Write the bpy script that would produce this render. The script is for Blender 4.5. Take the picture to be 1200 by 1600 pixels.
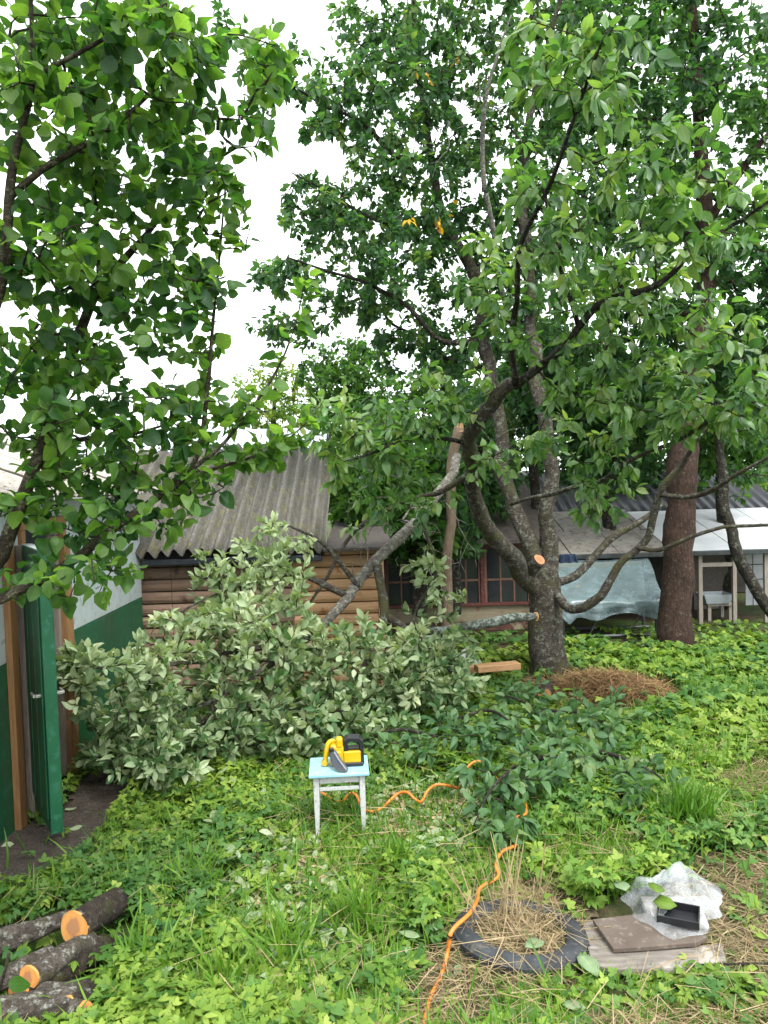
import bpy, bmesh, math
import numpy as np
from mathutils import Matrix, Vector
from math import radians, pi, sin, cos

# ------------------------------------------------------------------ camera
SC = bpy.context.scene
for o in list(bpy.data.objects): bpy.data.objects.remove(o)
CAM_H, FPX = 2.43, 1208.0
PITCH, ROLL = radians(2.5), radians(1.7)
CAM = np.array([0.0, 0.0, CAM_H])
_f = np.array([0, cos(PITCH), -sin(PITCH)]); _r0 = np.array([1.0, 0, 0]); _u0 = np.array([0, sin(PITCH), cos(PITCH)])
_up = _u0*cos(ROLL) + _r0*sin(ROLL); _rt = _r0*cos(ROLL) - _u0*sin(ROLL)
cd = bpy.data.cameras.new('camera'); cam = bpy.data.objects.new('camera', cd); SC.collection.objects.link(cam)
cam.matrix_world = Matrix(((_rt[0], _up[0], -_f[0], CAM[0]), (_rt[1], _up[1], -_f[1], CAM[1]), (_rt[2], _up[2], -_f[2], CAM[2]), (0, 0, 0, 1)))
cd.sensor_fit = 'VERTICAL'; cd.sensor_height = 36; cd.lens = 36*FPX/1600; cd.clip_start = 0.05; cd.clip_end = 1500
SC.camera = cam

# ------------------------------------------------------------------ sky, sun, exposure (overcast day)
SUN_EL, SUN_AZ = radians(58), radians(150)      # azimuth clockwise from +Y
W = bpy.data.worlds.new('World'); SC.world = W; W.use_nodes = True
nt = W.node_tree; nt.nodes.clear()
sky = nt.nodes.new('ShaderNodeTexSky'); sky.sky_type = 'NISHITA'; sky.sun_disc = False
sky.sun_elevation = SUN_EL; sky.sun_rotation = SUN_AZ; sky.air_density = 1.0; sky.dust_density = 6.0; sky.ozone_density = 1.0
hs = nt.nodes.new('ShaderNodeHueSaturation'); hs.inputs['Saturation'].default_value = 0.12
mx = nt.nodes.new('ShaderNodeMix'); mx.data_type = 'RGBA'; mx.inputs[0].default_value = 0.72   # an even cloud deck over the clear sky
mx.inputs[7].default_value = (8.6, 9.0, 9.3, 1)
bg = nt.nodes.new('ShaderNodeBackground'); bg.inputs[1].default_value = 0.13
wo = nt.nodes.new('ShaderNodeOutputWorld')
nt.links.new(sky.outputs[0], hs.inputs['Color']); nt.links.new(hs.outputs[0], mx.inputs[6]); nt.links.new(mx.outputs[2], bg.inputs[0]); nt.links.new(bg.outputs[0], wo.inputs[0])
sd = bpy.data.lights.new('sun', 'SUN'); sd.energy = 1.5; sd.angle = radians(25); sd.color = (1, 0.97, 0.92)
so = bpy.data.objects.new('sun', sd); SC.collection.objects.link(so)
_sv = Vector((sin(SUN_AZ)*cos(SUN_EL), cos(SUN_AZ)*cos(SUN_EL), sin(SUN_EL)))
so.rotation_euler = _sv.to_track_quat('Z', 'Y').to_euler(); so.location = (0, 0, 20)
vs = SC.view_settings; vs.view_transform = 'Standard'; vs.look = 'None'; vs.exposure = 1.6; vs.gamma = 1; vs.use_curve_mapping = False
SC.cycles.max_bounces = 10; SC.cycles.diffuse_bounces = 6; SC.cycles.transmission_bounces = 6; SC.cycles.transparent_max_bounces = 12
SC.render.filter_size = 2.2

# ------------------------------------------------------------------ helpers
rng = np.random.default_rng(7)
def ray(px, py): return _f + (px-600)/FPX*_rt + (800-py)/FPX*_up
def P(px, py, d):
    v = ray(px, py); return CAM + v*(d/v[1])
def G(px, py, z=0.0):
    v = ray(px, py); return CAM + v*((z-CAM_H)/v[2])
def proj(V):
    q = np.asarray(V) - CAM; d = q@_f
    return 600 + FPX*(q@_rt)/d, 800 - FPX*(q@_up)/d, d
def nrm(a):
    a = np.asarray(a, float); return a/np.maximum(np.linalg.norm(a, axis=-1, keepdims=True), 1e-9)
C = SC.collection
ORG = {}
def link(o, parent=None, org=None):
    C.objects.link(o)
    if parent is not None: o.parent = parent; ORG[o.name] = ORG[parent.name]
    else: ORG[o.name] = np.array(org if org is not None else (0, 0, 0), float); o.location = ORG[o.name]
    return o
def tag(o, label=None, cat=None, group=None, kind=None):
    if label: o['label'] = label
    if cat: o['category'] = cat
    if group: o['group'] = group
    if kind: o['kind'] = kind
    return o
def empty(name, loc, label, cat, group=None):
    o = bpy.data.objects.new(name, None); o.empty_display_size = 0.1
    link(o, None, loc); return tag(o, label, cat, group)
def np_mesh(name, V, Fs, mat, smooth=False, attr=None):
    me = bpy.data.meshes.new(name); V = np.asarray(V, np.float32)
    Fs = [np.asarray(f, np.int32) for f in Fs if len(f)]
    me.vertices.add(len(V)); me.vertices.foreach_set('co', V.ravel())
    nl = sum(f.size for f in Fs); npol = sum(len(f) for f in Fs)
    me.loops.add(nl); me.loops.foreach_set('vertex_index', np.concatenate([f.ravel() for f in Fs]))
    tot = np.concatenate([np.full(len(f), f.shape[1], np.int32) for f in Fs])
    me.polygons.add(npol); me.polygons.foreach_set('loop_start', np.concatenate([[0], np.cumsum(tot)[:-1]]).astype(np.int32))
    if smooth: me.polygons.foreach_set('use_smooth', np.ones(npol, bool))
    if attr is not None:
        a = me.attributes.new('lf', 'FLOAT_VECTOR', 'POINT'); a.data.foreach_set('vector', np.asarray(attr, np.float32).ravel())
    me.update(calc_edges=True)
    if mat: me.materials.append(mat)
    return me
def mesh_obj(name, me, parent=None, org=None): return link(bpy.data.objects.new(name, me), parent, org)

class MB:
    def __init__(s): s.v = []; s.f = []
    def add(s, V, F):
        n = len(s.v); s.v += [tuple(map(float, p)) for p in V]; s.f += [tuple(i+n for i in f) for f in F]; return s
    def box(s, c, size, rot=None, taper=1.0):
        x, y, z = [k/2 for k in size]; t = taper
        V = np.array([(-x*t, -y*t, -z), (x*t, -y*t, -z), (x*t, y*t, -z), (-x*t, y*t, -z), (-x, -y, z), (x, -y, z), (x, y, z), (-x, y, z)])
        if rot is not None: V = V@np.array(rot).T
        return s.add(V+np.array(c), [(3, 2, 1, 0), (4, 5, 6, 7), (0, 1, 5, 4), (1, 2, 6, 5), (2, 3, 7, 6), (3, 0, 4, 7)])
    def box2(s, a, b):
        a, b = np.array(a), np.array(b); lo, hi = np.minimum(a, b), np.maximum(a, b); return s.box((lo+hi)/2, hi-lo)
    def tube(s, pts, rad, n=8, cap=True, wob=0.0, seed=0):
        V, F = tube_np(pts, rad, n, wob, seed); s.add(V, F.tolist())
        if cap:
            k = len(s.v)-len(V); s.f.append(tuple(range(k+n-1, k-1, -1))); e = k+len(V)-n; s.f.append(tuple(range(e, e+n)))
        return s
    def prism(s, poly, off):
        poly = np.array(poly, float); n = len(poly); off = np.array(off, float)
        return s.add(np.vstack([poly, poly+off]), [tuple(range(n-1, -1, -1)), tuple(range(n, 2*n))]+[(i, (i+1) % n, n+(i+1) % n, n+i) for i in range(n)])
    def build(s, name, mat, parent=None, org=None, smooth=False, bevel=0, seg=2, **kw):
        o0 = ORG[parent.name] if parent is not None else np.array(org if org is not None else np.mean(s.v, axis=0)*[1, 1, 0]+[0, 0, min(p[2] for p in s.v)], float)
        me = bpy.data.meshes.new(name); me.from_pydata([tuple(np.array(p)-o0) for p in s.v], [], s.f); me.update()
        if smooth: me.polygons.foreach_set('use_smooth', np.ones(len(me.polygons), bool))
        me.materials.append(mat); o = link(bpy.data.objects.new(name, me), parent, o0)
        if bevel:
            m = o.modifiers.new('b', 'BEVEL'); m.width = bevel; m.segments = seg; m.limit_method = 'ANGLE'
        return tag(o, **kw)

def resample(pts, step):
    """catmull-rom through rows (x,y,z,r)"""
    p = np.array(pts, float); p = np.vstack([2*p[0]-p[1], p, 2*p[-1]-p[-2]]); out = []
    for i in range(1, len(p)-2):
        n = max(2, int(np.linalg.norm(p[i+1, :3]-p[i, :3])/step)); t = np.linspace(0, 1, n, endpoint=False)[:, None]
        a, b, c, d = p[i-1], p[i], p[i+1], p[i+2]
        out.append(0.5*(2*b+(c-a)*t+(2*a-5*b+4*c-d)*t**2+(3*b-a-3*c+d)*t**3))
    out.append(p[-2][None]); o = np.vstack(out); o[:, 3] = np.maximum(o[:, 3], 0.001); return o
def tube_np(pts, rad, n=8, wob=0.0, seed=0):
    pts = np.array(pts, float); rad = np.broadcast_to(np.array(rad, float), (len(pts),))
    T = nrm(np.gradient(pts, axis=0)); ref = np.array([0.31, 0.17, 0.94]) if abs(T[:, 2]).mean() < 0.8 else np.array([0.95, 0.2, 0.1])
    u = nrm(ref-(T@ref)[:, None]*T); w = np.cross(T, u)
    th = np.arange(n)*2*pi/n
    R = rad[:, None]*np.ones((1, n))
    if wob:
        r = np.random.default_rng(seed); L = np.concatenate([[0], np.cumsum(np.linalg.norm(np.diff(pts, axis=0), axis=1))])
        for k in (1, 2, 3): R = R*(1+wob/k*np.sin(k*th[None]+L[:, None]*r.uniform(2, 7)*k+r.uniform(0, 6)))
        R = R*(1+wob*0.6*r.standard_normal(R.shape))
    V = pts[:, None]+R[..., None]*(np.cos(th)[None, :, None]*u[:, None]+np.sin(th)[None, :, None]*w[:, None])
    i = np.arange(len(pts)-1)[:, None]*n; j = np.arange(n)[None]; jn = (j+1) % n
    F = np.stack([i+j, i+jn, i+n+jn, i+n+j], -1).reshape(-1, 4)
    return V.reshape(-1, 3), F

# ------------------------------------------------------------------ materials
def nodes(name):
    m = bpy.data.materials.new(name); m.use_nodes = True; t = m.node_tree; b = t.nodes['Principled BSDF']; return m, t, b
def N(t, ty, **kw):
    n = t.nodes.new(ty)
    for k, v in kw.items():
        if k in n.inputs: n.inputs[k].default_value = v
        else: setattr(n, k, v)
    return n
def ramp(t, fac, stops, interp='LINEAR'):
    r = t.nodes.new('ShaderNodeValToRGB'); r.color_ramp.interpolation = interp; e = r.color_ramp.elements
    while len(e) < len(stops): e.new(0.5)
    for k, (p, c) in enumerate(stops): e[k].position = p; e[k].color = (*c, 1) if len(c) == 3 else c
    t.links.new(fac, r.inputs[0]); return r.outputs[0]
def noise(t, scale, detail=4, rough=0.6, stretch=None, coord='Object'):
    tc = N(t, 'ShaderNodeTexCoord'); n = N(t, 'ShaderNodeTexNoise', Scale=scale, Detail=detail, Roughness=rough); src = tc.outputs[coord]
    if stretch:
        mp = N(t, 'ShaderNodeMapping'); mp.inputs['Scale'].default_value = stretch; t.links.new(src, mp.inputs[0]); src = mp.outputs[0]
    t.links.new(src, n.inputs['Vector']); return n.outputs['Fac']
def mixc(t, fac, a, b, mode='MIX'):
    m = N(t, 'ShaderNodeMix', data_type='RGBA', blend_type=mode)
    for s, v in ((0, fac), (6, a), (7, b)):
        if hasattr(v, 'links') or hasattr(v, 'is_linked'): t.links.new(v, m.inputs[s])
        else: m.inputs[s].default_value = v if s == 0 else (*v, 1)
    return m.outputs[2]
def bump(t, b, h, strength=0.5, dist=0.01):
    n = N(t, 'ShaderNodeBump', Strength=strength, Distance=dist); t.links.new(h, n.inputs['Height']); t.links.new(n.outputs[0], b.inputs['Normal'])
def surf(name, c1, c2, scale=8, rough=0.7, stretch=None, bmp=0.3, dist=0.005, metal=0, c3=None, s3=30, spec=0.4):
    """two-tone noisy surface with optional third speckle colour"""
    c1, c2 = tuple(k*0.86 for k in c1), tuple(k*0.86 for k in c2); c3 = tuple(k*0.86 for k in c3) if c3 else None
    m, t, b = nodes(name); f = noise(t, scale, 5, 0.65, stretch); col = ramp(t, f, [(0.32, c1), (0.68, c2)])
    if c3: col = mixc(t, ramp(t, noise(t, s3, 3, 0.6), [(0.56, (0, 0, 0)), (0.66, (1, 1, 1))]), col, c3)
    t.links.new(col, b.inputs['Base Color']); b.inputs['Roughness'].default_value = rough; b.inputs['Metallic'].default_value = metal
    b.inputs['Specular IOR Level'].default_value = spec
    if bmp: bump(t, b, noise(t, scale*3, 5, 0.7, stretch), bmp, dist)
    return m
def leaf_mat(name, cols, trans=0.4, rough=0.5, spec=0.35, yellow=0.0, vein=0.25):
    """cols: ramp of base colours over the leaf's own random number; lf = (random, across, along)"""
    m, t, b = nodes(name); at = N(t, 'ShaderNodeAttribute', attribute_name='lf'); sp = N(t, 'ShaderNodeSeparateXYZ'); t.links.new(at.outputs['Vector'], sp.inputs[0])
    st = [(i/(len(cols)-1)*0.985, c) for i, c in enumerate(cols)]
    if yellow: st += [(0.992, (0.55, 0.33, 0.02))]
    col = ramp(t, sp.outputs[0], st)
    # pale midrib and side veins
    ma = N(t, 'ShaderNodeMath', operation='SUBTRACT'); t.links.new(sp.outputs[2], ma.inputs[0]); mb = N(t, 'ShaderNodeMath', operation='MULTIPLY'); mb.inputs[1].default_value = 0.5
    t.links.new(sp.outputs[1], mb.inputs[0]); t.links.new(mb.outputs[0], ma.inputs[1])
    mc = N(t, 'ShaderNodeMath', operation='MULTIPLY'); mc.inputs[1].default_value = 48; t.links.new(ma.outputs[0], mc.inputs[0])
    ms = N(t, 'ShaderNodeMath', operation='SINE'); t.links.new(mc.outputs[0], ms.inputs[0])
    v = ramp(t, ms.outputs[0], [(0.75, (0, 0, 0)), (1, (0.35, 0.35, 0.35))]); rib = ramp(t, sp.outputs[1], [(0.0, (1, 1, 1)), (0.13, (0, 0, 0))])
    vv = mixc(t, 1.0, v, rib, 'LIGHTEN'); vm = N(t, 'ShaderNodeMath', operation='MULTIPLY'); vm.inputs[1].default_value = vein; t.links.new(vv, vm.inputs[0])
    lig = mixc(t, 1.0, col, (1.9, 1.75, 1.9), 'MULTIPLY'); col2 = mixc(t, vm.outputs[0], col, lig)
    col2 = mixc(t, 0.35, col2, mixc(t, 1.0, col2, ramp(t, noise(t, 9, 2), [(0.3, (0.55, 0.6, 0.55)), (0.7, (1.35, 1.3, 1.3))]), 'MULTIPLY'))
    t.links.new(col2, b.inputs['Base Color']); b.inputs['Roughness'].default_value = rough; b.inputs['Specular IOR Level'].default_value = spec
    tr = N(t, 'ShaderNodeBsdfTranslucent'); t.links.new(mixc(t, 1.0, col2, (1.5, 1.6, 0.6), 'MULTIPLY'), tr.inputs[0])
    ms2 = N(t, 'ShaderNodeMixShader'); ms2.inputs[0].default_value = trans
    t.links.new(b.outputs[0], ms2.inputs[1]); t.links.new(tr.outputs[0], ms2.inputs[2]); t.links.new(ms2.outputs[0], t.nodes['Material Output'].inputs[0])
    return m
def bark_mat(name, c1, c2, lichen, amt=0.5, moss=None, band=(6, 6, 22), sc=3.0):
    m, t, b = nodes(name); f = noise(t, sc, 6, 0.7, band); col = ramp(t, f, [(0.3, c1), (0.7, c2)])
    col = mixc(t, ramp(t, noise(t, 9, 6, 0.8, (2.2, 2.2, 1)), [(0.35, (0.75, 0.75, 0.75)), (0.6, (0, 0, 0))]), col, tuple(k*0.45 for k in c1))
    lf = noise(t, 17, 6, 0.8); col = mixc(t, ramp(t, lf, [(0.62-0.2*amt, (0, 0, 0)), (0.72-0.2*amt, (1, 1, 1))]), col, lichen)
    if moss: col = mixc(t, ramp(t, noise(t, 3.1, 4, 0.7), [(0.5, (0, 0, 0)), (0.64, (0.9, 0.9, 0.9))]), col, moss)
    t.links.new(col, b.inputs['Base Color']); b.inputs['Roughness'].default_value = 0.9; b.inputs['Specular IOR Level'].default_value = 0.2
    hh = N(t, 'ShaderNodeMath', operation='ADD'); t.links.new(f, hh.inputs[0]); t.links.new(lf, hh.inputs[1]); bump(t, b, hh.outputs[0], 1.0, 0.045)
    return m
M = {}
M['apple'] = leaf_mat('apple_leaf', [(0.026, 0.08, 0.026), (0.048, 0.125, 0.03), (0.082, 0.175, 0.038), (0.125, 0.22, 0.052)], 0.62, 0.5, 0.4)
M['cherry'] = leaf_mat('cherry_leaf', [(0.04, 0.105, 0.035), (0.075, 0.17, 0.05), (0.115, 0.215, 0.062), (0.165, 0.26, 0.09)], 0.45, 0.38, 0.6, yellow=0.006)
M['cherry_far'] = leaf_mat('cherry_high_leaf', [(0.03, 0.085, 0.036), (0.05, 0.125, 0.05), (0.085, 0.175, 0.064)], 0.55, 0.45, 0.4, yellow=0.003)
M['maple'] = leaf_mat('dark_leaf', [(0.028, 0.08, 0.034), (0.045, 0.115, 0.045), (0.072, 0.155, 0.054)], 0.58, 0.5, 0.35)
M['hedge'] = leaf_mat('hedge_leaf', [(0.03, 0.085, 0.02), (0.05, 0.13, 0.025), (0.08, 0.17, 0.03)], 0.45, 0.5, 0.3)
M['lime'] = leaf_mat('yellow_green_leaf', [(0.08, 0.16, 0.025), (0.13, 0.22, 0.03), (0.2, 0.26, 0.04)], 0.45, 0.5, 0.3)
M['pale'] = leaf_mat('pale_underside_leaf', [(0.13, 0.185, 0.09), (0.2, 0.27, 0.14), (0.265, 0.335, 0.19), (0.33, 0.395, 0.245)], 0.3, 0.6, 0.25, yellow=0.004)
M['wilt'] = leaf_mat('dark_cut_leaf', [(0.045, 0.11, 0.042), (0.075, 0.155, 0.06), (0.12, 0.21, 0.085)], 0.38, 0.5, 0.35, yellow=0.003)
M['weed'] = leaf_mat('goutweed_leaf', [(0.045, 0.12, 0.018), (0.1, 0.19, 0.025), (0.17, 0.26, 0.036), (0.25, 0.33, 0.065)], 0.35, 0.55, 0.25, vein=0.15)
M['weed2'] = leaf_mat('goutweed_deep_leaf', [(0.032, 0.10, 0.026), (0.07, 0.16, 0.034), (0.125, 0.22, 0.048)], 0.35, 0.55, 0.25, vein=0.15)  # deeper green leaf colour of its own, mixed in by patch noise
M['grass'] = leaf_mat('grass_blade', [(0.05, 0.13, 0.015), (0.09, 0.2, 0.02), (0.15, 0.26, 0.03)], 0.35, 0.5, 0.3, vein=0)
M['straw'] = leaf_mat('straw', [(0.12, 0.085, 0.045), (0.22, 0.165, 0.09), (0.33, 0.26, 0.15)], 0.1, 0.7, 0.2, vein=0)
M['hay'] = leaf_mat('brown_hay', [(0.08, 0.042, 0.02), (0.18, 0.105, 0.05), (0.36, 0.25, 0.12)], 0.1, 0.8, 0.2, vein=0)
M['yellowleaf'] = leaf_mat('yellow_leaf', [(0.5, 0.26, 0.015), (0.62, 0.4, 0.03)], 0.4, 0.5, 0.3, vein=0.1)
M['bark_cherry'] = bark_mat('cherry_bark', (0.04, 0.032, 0.025), (0.13, 0.11, 0.09), (0.21, 0.23, 0.18), 0.5, (0.075, 0.075, 0.028), (5, 5, 26))
M['bark_dark'] = bark_mat('dark_bark', (0.02, 0.017, 0.013), (0.07, 0.06, 0.048), (0.17, 0.19, 0.14), 0.42)
M['bark_red'] = bark_mat('red_brown_bark', (0.03, 0.02, 0.015), (0.105, 0.062, 0.045), (0.15, 0.15, 0.11), 0.22, None, (12, 12, 3.5))
M['bark_pale'] = bark_mat('pale_bark', (0.10, 0.09, 0.075), (0.26, 0.24, 0.2), (0.36, 0.37, 0.31), 0.5, None, (5, 5, 22))
M['bark_apple'] = bark_mat('apple_bark', (0.04, 0.032, 0.022), (0.1, 0.085, 0.055), (0.2, 0.2, 0.12), 0.5)
M['twig'] = bark_mat('twig_bark', (0.035, 0.03, 0.02), (0.09, 0.075, 0.05), (0.2, 0.2, 0.15), 0.2)
M['dead'] = bark_mat('dead_twig', (0.13, 0.12, 0.1), (0.3, 0.29, 0.25), (0.4, 0.41, 0.36), 0.5)
M['log'] = bark_mat('log_bark', (0.06, 0.05, 0.04), (0.2, 0.17, 0.14), (0.42, 0.42, 0.37), 0.5, (0.1, 0.1, 0.025), (14, 14, 14))
M['log_dark'] = bark_mat('dark_log_bark', (0.03, 0.024, 0.02), (0.11, 0.085, 0.065), (0.3, 0.31, 0.27), 0.25, (0.07, 0.075, 0.02), (14, 14, 14))

# ------------------------------------------------------------------ leaves
def leaf_tpl(rows, fold=0.25, curl=0.25, cols=1):
    """rows: (v, halfwidth); returns V, F(tri), (across, along)"""
    V = []; A = []; F = []
    idx = []
    for v, w in rows:
        z = -curl*v*v
        if w == 0: V.append((0, v, z)); A.append((0, v)); idx.append([len(V)-1]*3)
        else:
            k = len(V); V += [(-w, v, z+fold*w), (0, v, z), (w, v, z+fold*w)]; A += [(1, v), (0, v), (1, v)]; idx.append([k, k+1, k+2])
    for a, b in zip(idx[:-1], idx[1:]):
        for s in (0, 1):
            q = [a[s], a[s+1], b[s+1], b[s]]; q = list(dict.fromkeys(q))
            if len(q) == 4: F += [(q[0], q[1], q[2]), (q[0], q[2], q[3])]
            else: F.append(tuple(q))
    return np.array(V, float), np.array(F), np.array(A, float)
T_APPLE = leaf_tpl([(0, 0), (0.1, 0.2), (0.26, 0.37), (0.42, 0.4), (0.58, 0.41), (0.74, 0.31), (0.88, 0.19), (1, 0)], 0.38, 0.4)
T_APPLE[0][:, 2] += 0.05*np.sin(T_APPLE[0][:, 1]*13)*np.sign(T_APPLE[0][:, 0])
T_CHERRY = leaf_tpl([(0, 0), (0.18, 0.17), (0.45, 0.26), (0.72, 0.2), (0.9, 0.08), (1, 0)], 0.35, 0.35)
T_SMALL = leaf_tpl([(0, 0), (0.35, 0.27), (0.7, 0.2), (1, 0)], 0.3, 0.25)
T_TINY = leaf_tpl([(0, 0), (0.5, 0.29), (1, 0)], 0.3, 0.3)
T_ROUND = leaf_tpl([(0, 0), (0.3, 0.36), (0.72, 0.3), (1, 0)], 0.25, 0.2)
def goutweed(rows=[(0, 0), (0.2, 0.16), (0.62, 0.275), (1, 0)]):
    Vs, Fs, As, n = [], [], [], 0
    b = leaf_tpl(rows, 0.2, 0.3)
    spec = []
    for a0 in (-1.15, 0, 1.15):
        base = np.array([sin(a0), cos(a0)])*(0.30 if a0 else 0.42)
        for a1, s in ((-0.95, 0.42), (0, 0.56), (0.95, 0.42)): spec.append((base, a0+a1, s))
    for base, a, s in spec:
        V, F, A = b; c, d = cos(-a), sin(-a)
        W_ = np.stack([(V[:, 0]*c-V[:, 1]*d)*s+base[0], (V[:, 0]*d+V[:, 1]*c)*s+base[1], V[:, 2]*s-0.12*np.linalg.norm(base)], 1)
        Vs.append(W_); Fs.append(F+n); As.append(A); n += len(V)
    return np.vstack(Vs), np.vstack(Fs), np.vstack(As)
T_GOUT = goutweed(); T_GOUTF = goutweed([(0, 0), (0.6, 0.29), (1, 0)])
def lobed(rows=[(0, 0), (0.35, 0.17), (0.7, 0.26), (1, 0)]):
    b = leaf_tpl(rows, 0.2, 0.25); Vs, Fs, As, n = [], [], [], 0
    for a, s in ((-1.5, 0.62), (-0.75, 0.85), (0, 1), (0.75, 0.85), (1.5, 0.62)):
        V, F, A = b; c, d = cos(-a), sin(-a)
        Vs.append(np.stack([(V[:, 0]*c-V[:, 1]*d)*s, (V[:, 0]*d+V[:, 1]*c)*s, V[:, 2]*s], 1)); Fs.append(F+n); As.append(A); n += len(V)
    return np.vstack(Vs), np.vstack(Fs), np.vstack(As)
T_LOBED = lobed(); T_LOBEF = lobed([(0, 0), (0.6, 0.25), (1, 0)])
T_BLADE = leaf_tpl([(0, 0.03), (0.4, 0.026), (0.75, 0.018), (1, 0)], 0.2, 0.45)
T_STRAW = leaf_tpl([(0, 0.008), (0.5, 0.008), (1, 0.005)], 0.0, 0.12)
class Leaves:
    def __init__(s): s.p = []; s.f = []; s.n = []; s.s = []; s.r = []
    def add(s, p, f, n, size, rnd):
        s.p.append(np.atleast_2d(p)); s.f.append(np.atleast_2d(f)); s.n.append(np.atleast_2d(n)); s.s.append(np.atleast_1d(size)); s.r.append(np.atleast_1d(rnd))
    def arrays(s):
        p, f, n = np.vstack(s.p), nrm(np.vstack(s.f)), np.vstack(s.n); n = nrm(n-(n*f).sum(1, keepdims=True)*f); return p, f, n, np.concatenate(s.s), np.concatenate(s.r)
def leaf_mesh(name, arr, tpl, mat, org, R=rng):
    p, f, n, s, r = arr; V, F, A = tpl; K = len(p); x = np.cross(f, n)
    wx = R.uniform(0.85, 1.15, K); wz = R.uniform(-0.3, 2.0, K); tw = R.standard_normal(K)*0.55
    W_ = p[:, None]+s[:, None, None]*(V[None, :, 0:1]*wx[:, None, None]*x[:, None]+V[None, :, 1:2]*f[:, None]+(V[None, :, 2:3]*wz[:, None, None]+tw[:, None, None]*(V[:, 0]*V[:, 1])[None, :, None])*n[:, None])
    at = np.empty((K, len(V), 3)); at[..., 0] = r[:, None]; at[..., 1:] = A[None]
    Fa = F[None]+(np.arange(K)*len(V))[:, None, None]
    return np_mesh(name, W_.reshape(-1, 3)-org, [Fa.reshape(-1, F.shape[1])], mat, True, at.reshape(-1, 3))
def single_leaves(parent, arr, tpl, mat, count=300, name='leaf', R=rng):
    """the leaves that show largest become objects of their own; the rest is returned"""
    p, f, n, s, r = arr; X, Y, D = proj(p+f*s[:, None]*0.5)
    size = np.where((X > 10) & (X < 1190) & (Y > 5) & (Y < 1595) & (D > 0.3), s/np.maximum(D, 0.3), 0); order = np.argsort(-size)[:count]
    vs_ = []
    for k in range(18):
        V, F, A = tpl; W_ = V*[R.uniform(0.85, 1.15), 1, R.uniform(-0.3, 2.0)]; W_[:, 2] += R.standard_normal()*0.55*V[:, 0]*V[:, 1]
        at = np.empty((len(V), 3)); at[:, 0] = (k+0.5)/18; at[:, 1:] = A; vs_.append(np_mesh(name, W_, [F], mat, True, at))
    org = ORG[parent.name]
    for i in order:
        o = bpy.data.objects.new(name, vs_[min(17, int(r[i]*18))]); C.objects.link(o); o.parent = parent
        x = np.cross(f[i], n[i]); q = (p[i]-org)
        o.matrix_local = Matrix(((x[0]*s[i], f[i][0]*s[i], n[i][0]*s[i], q[0]), (x[1]*s[i], f[i][1]*s[i], n[i][1]*s[i], q[1]), (x[2]*s[i], f[i][2]*s[i], n[i][2]*s[i], q[2]), (0, 0, 0, 1)))
    keep = np.ones(len(p), bool); keep[order] = False
    return tuple(a[keep] for a in arr)

# ------------------------------------------------------------------ trees
def blob(n, cx, cy, rx, ry, d, rd, R=rng, power=0.45):
    u = nrm(R.standard_normal((n, 3)))*R.uniform(0, 1, (n, 1))**power
    return np.array([P(cx+rx*a, cy+ry*b, d+rd*c) for a, b, c in u])
def thin(T, r):
    keep = []
    for t in T:
        if not keep or np.min(((np.array(keep)-t)**2).sum(1)) > r*r: keep.append(t)
    return np.array(keep)
def grow(limbs, tips, R=rng, r_tip=0.0035, seg=0.16, sag=0.06, maxlen=9):
    """connect every tip to the nearest wood already there; returns twig paths (points, radii)"""
    pos = np.vstack([l[:, :3] for l in limbs]); nlimb = len(pos); par = [-1]*nlimb; lr = np.concatenate([l[:, 3] for l in limbs])
    buf = np.empty((nlimb+len(tips)*40, 3)); buf[:nlimb] = pos; n = nlimb; paths = []
    d0 = np.array([np.min(((pos-t)**2).sum(1)) for t in tips]); order = np.argsort(d0)
    for k in order:
        t = tips[k]; dd = ((buf[:n]-t)**2).sum(1); i = int(np.argmin(dd)); s = buf[i].copy(); L = math.sqrt(dd[i])
        if L < 0.05 or L > maxlen: continue
        m = min(38, max(2, int(L/seg))); u = np.linspace(0, 1, m+1)[1:, None]
        c = (s+t)/2+R.standard_normal(3)*0.14*L+np.array([0, 0, sag*L]); pts = (1-u)**2*s+2*u*(1-u)*c+u*u*t
        pts[:-1] += R.standard_normal((m-1, 3))*0.02*min(L, 0.6)
        ids = list(range(n, n+m)); buf[n:n+m] = pts; n += m; par += [i]+ids[:-1]; paths.append([i]+ids)
    cnt = np.zeros(n)
    for p in paths: cnt[p[-1]] += 1
    for i in range(n-1, nlimb-1, -1): cnt[par[i]] += cnt[i]
    rad = r_tip*np.maximum(cnt, 1)**0.42
    out = []
    for p in paths:
        r = rad[p].copy(); r[0] = min(r[1]*1.15, lr[p[0]]*0.9) if p[0] < nlimb else min(r[1]*1.1, rad[p[0]])
        if p[0] < nlimb: r = np.minimum(r, lr[p[0]]*0.85+0.0*r)
        r[-1] = r_tip*0.6; out.append((buf[p], r))
    return out
def twig_mesh(name, paths, mat, org, n=4):
    Vs, Fs, k = [], [], 0
    for pts, r in paths:
        V, F = tube_np(pts, r, n); Vs.append(V); Fs.append(F+k); k += len(V)
    return np_mesh(name, np.vstack(Vs)-org, [np.vstack(Fs)], mat, True)
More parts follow.
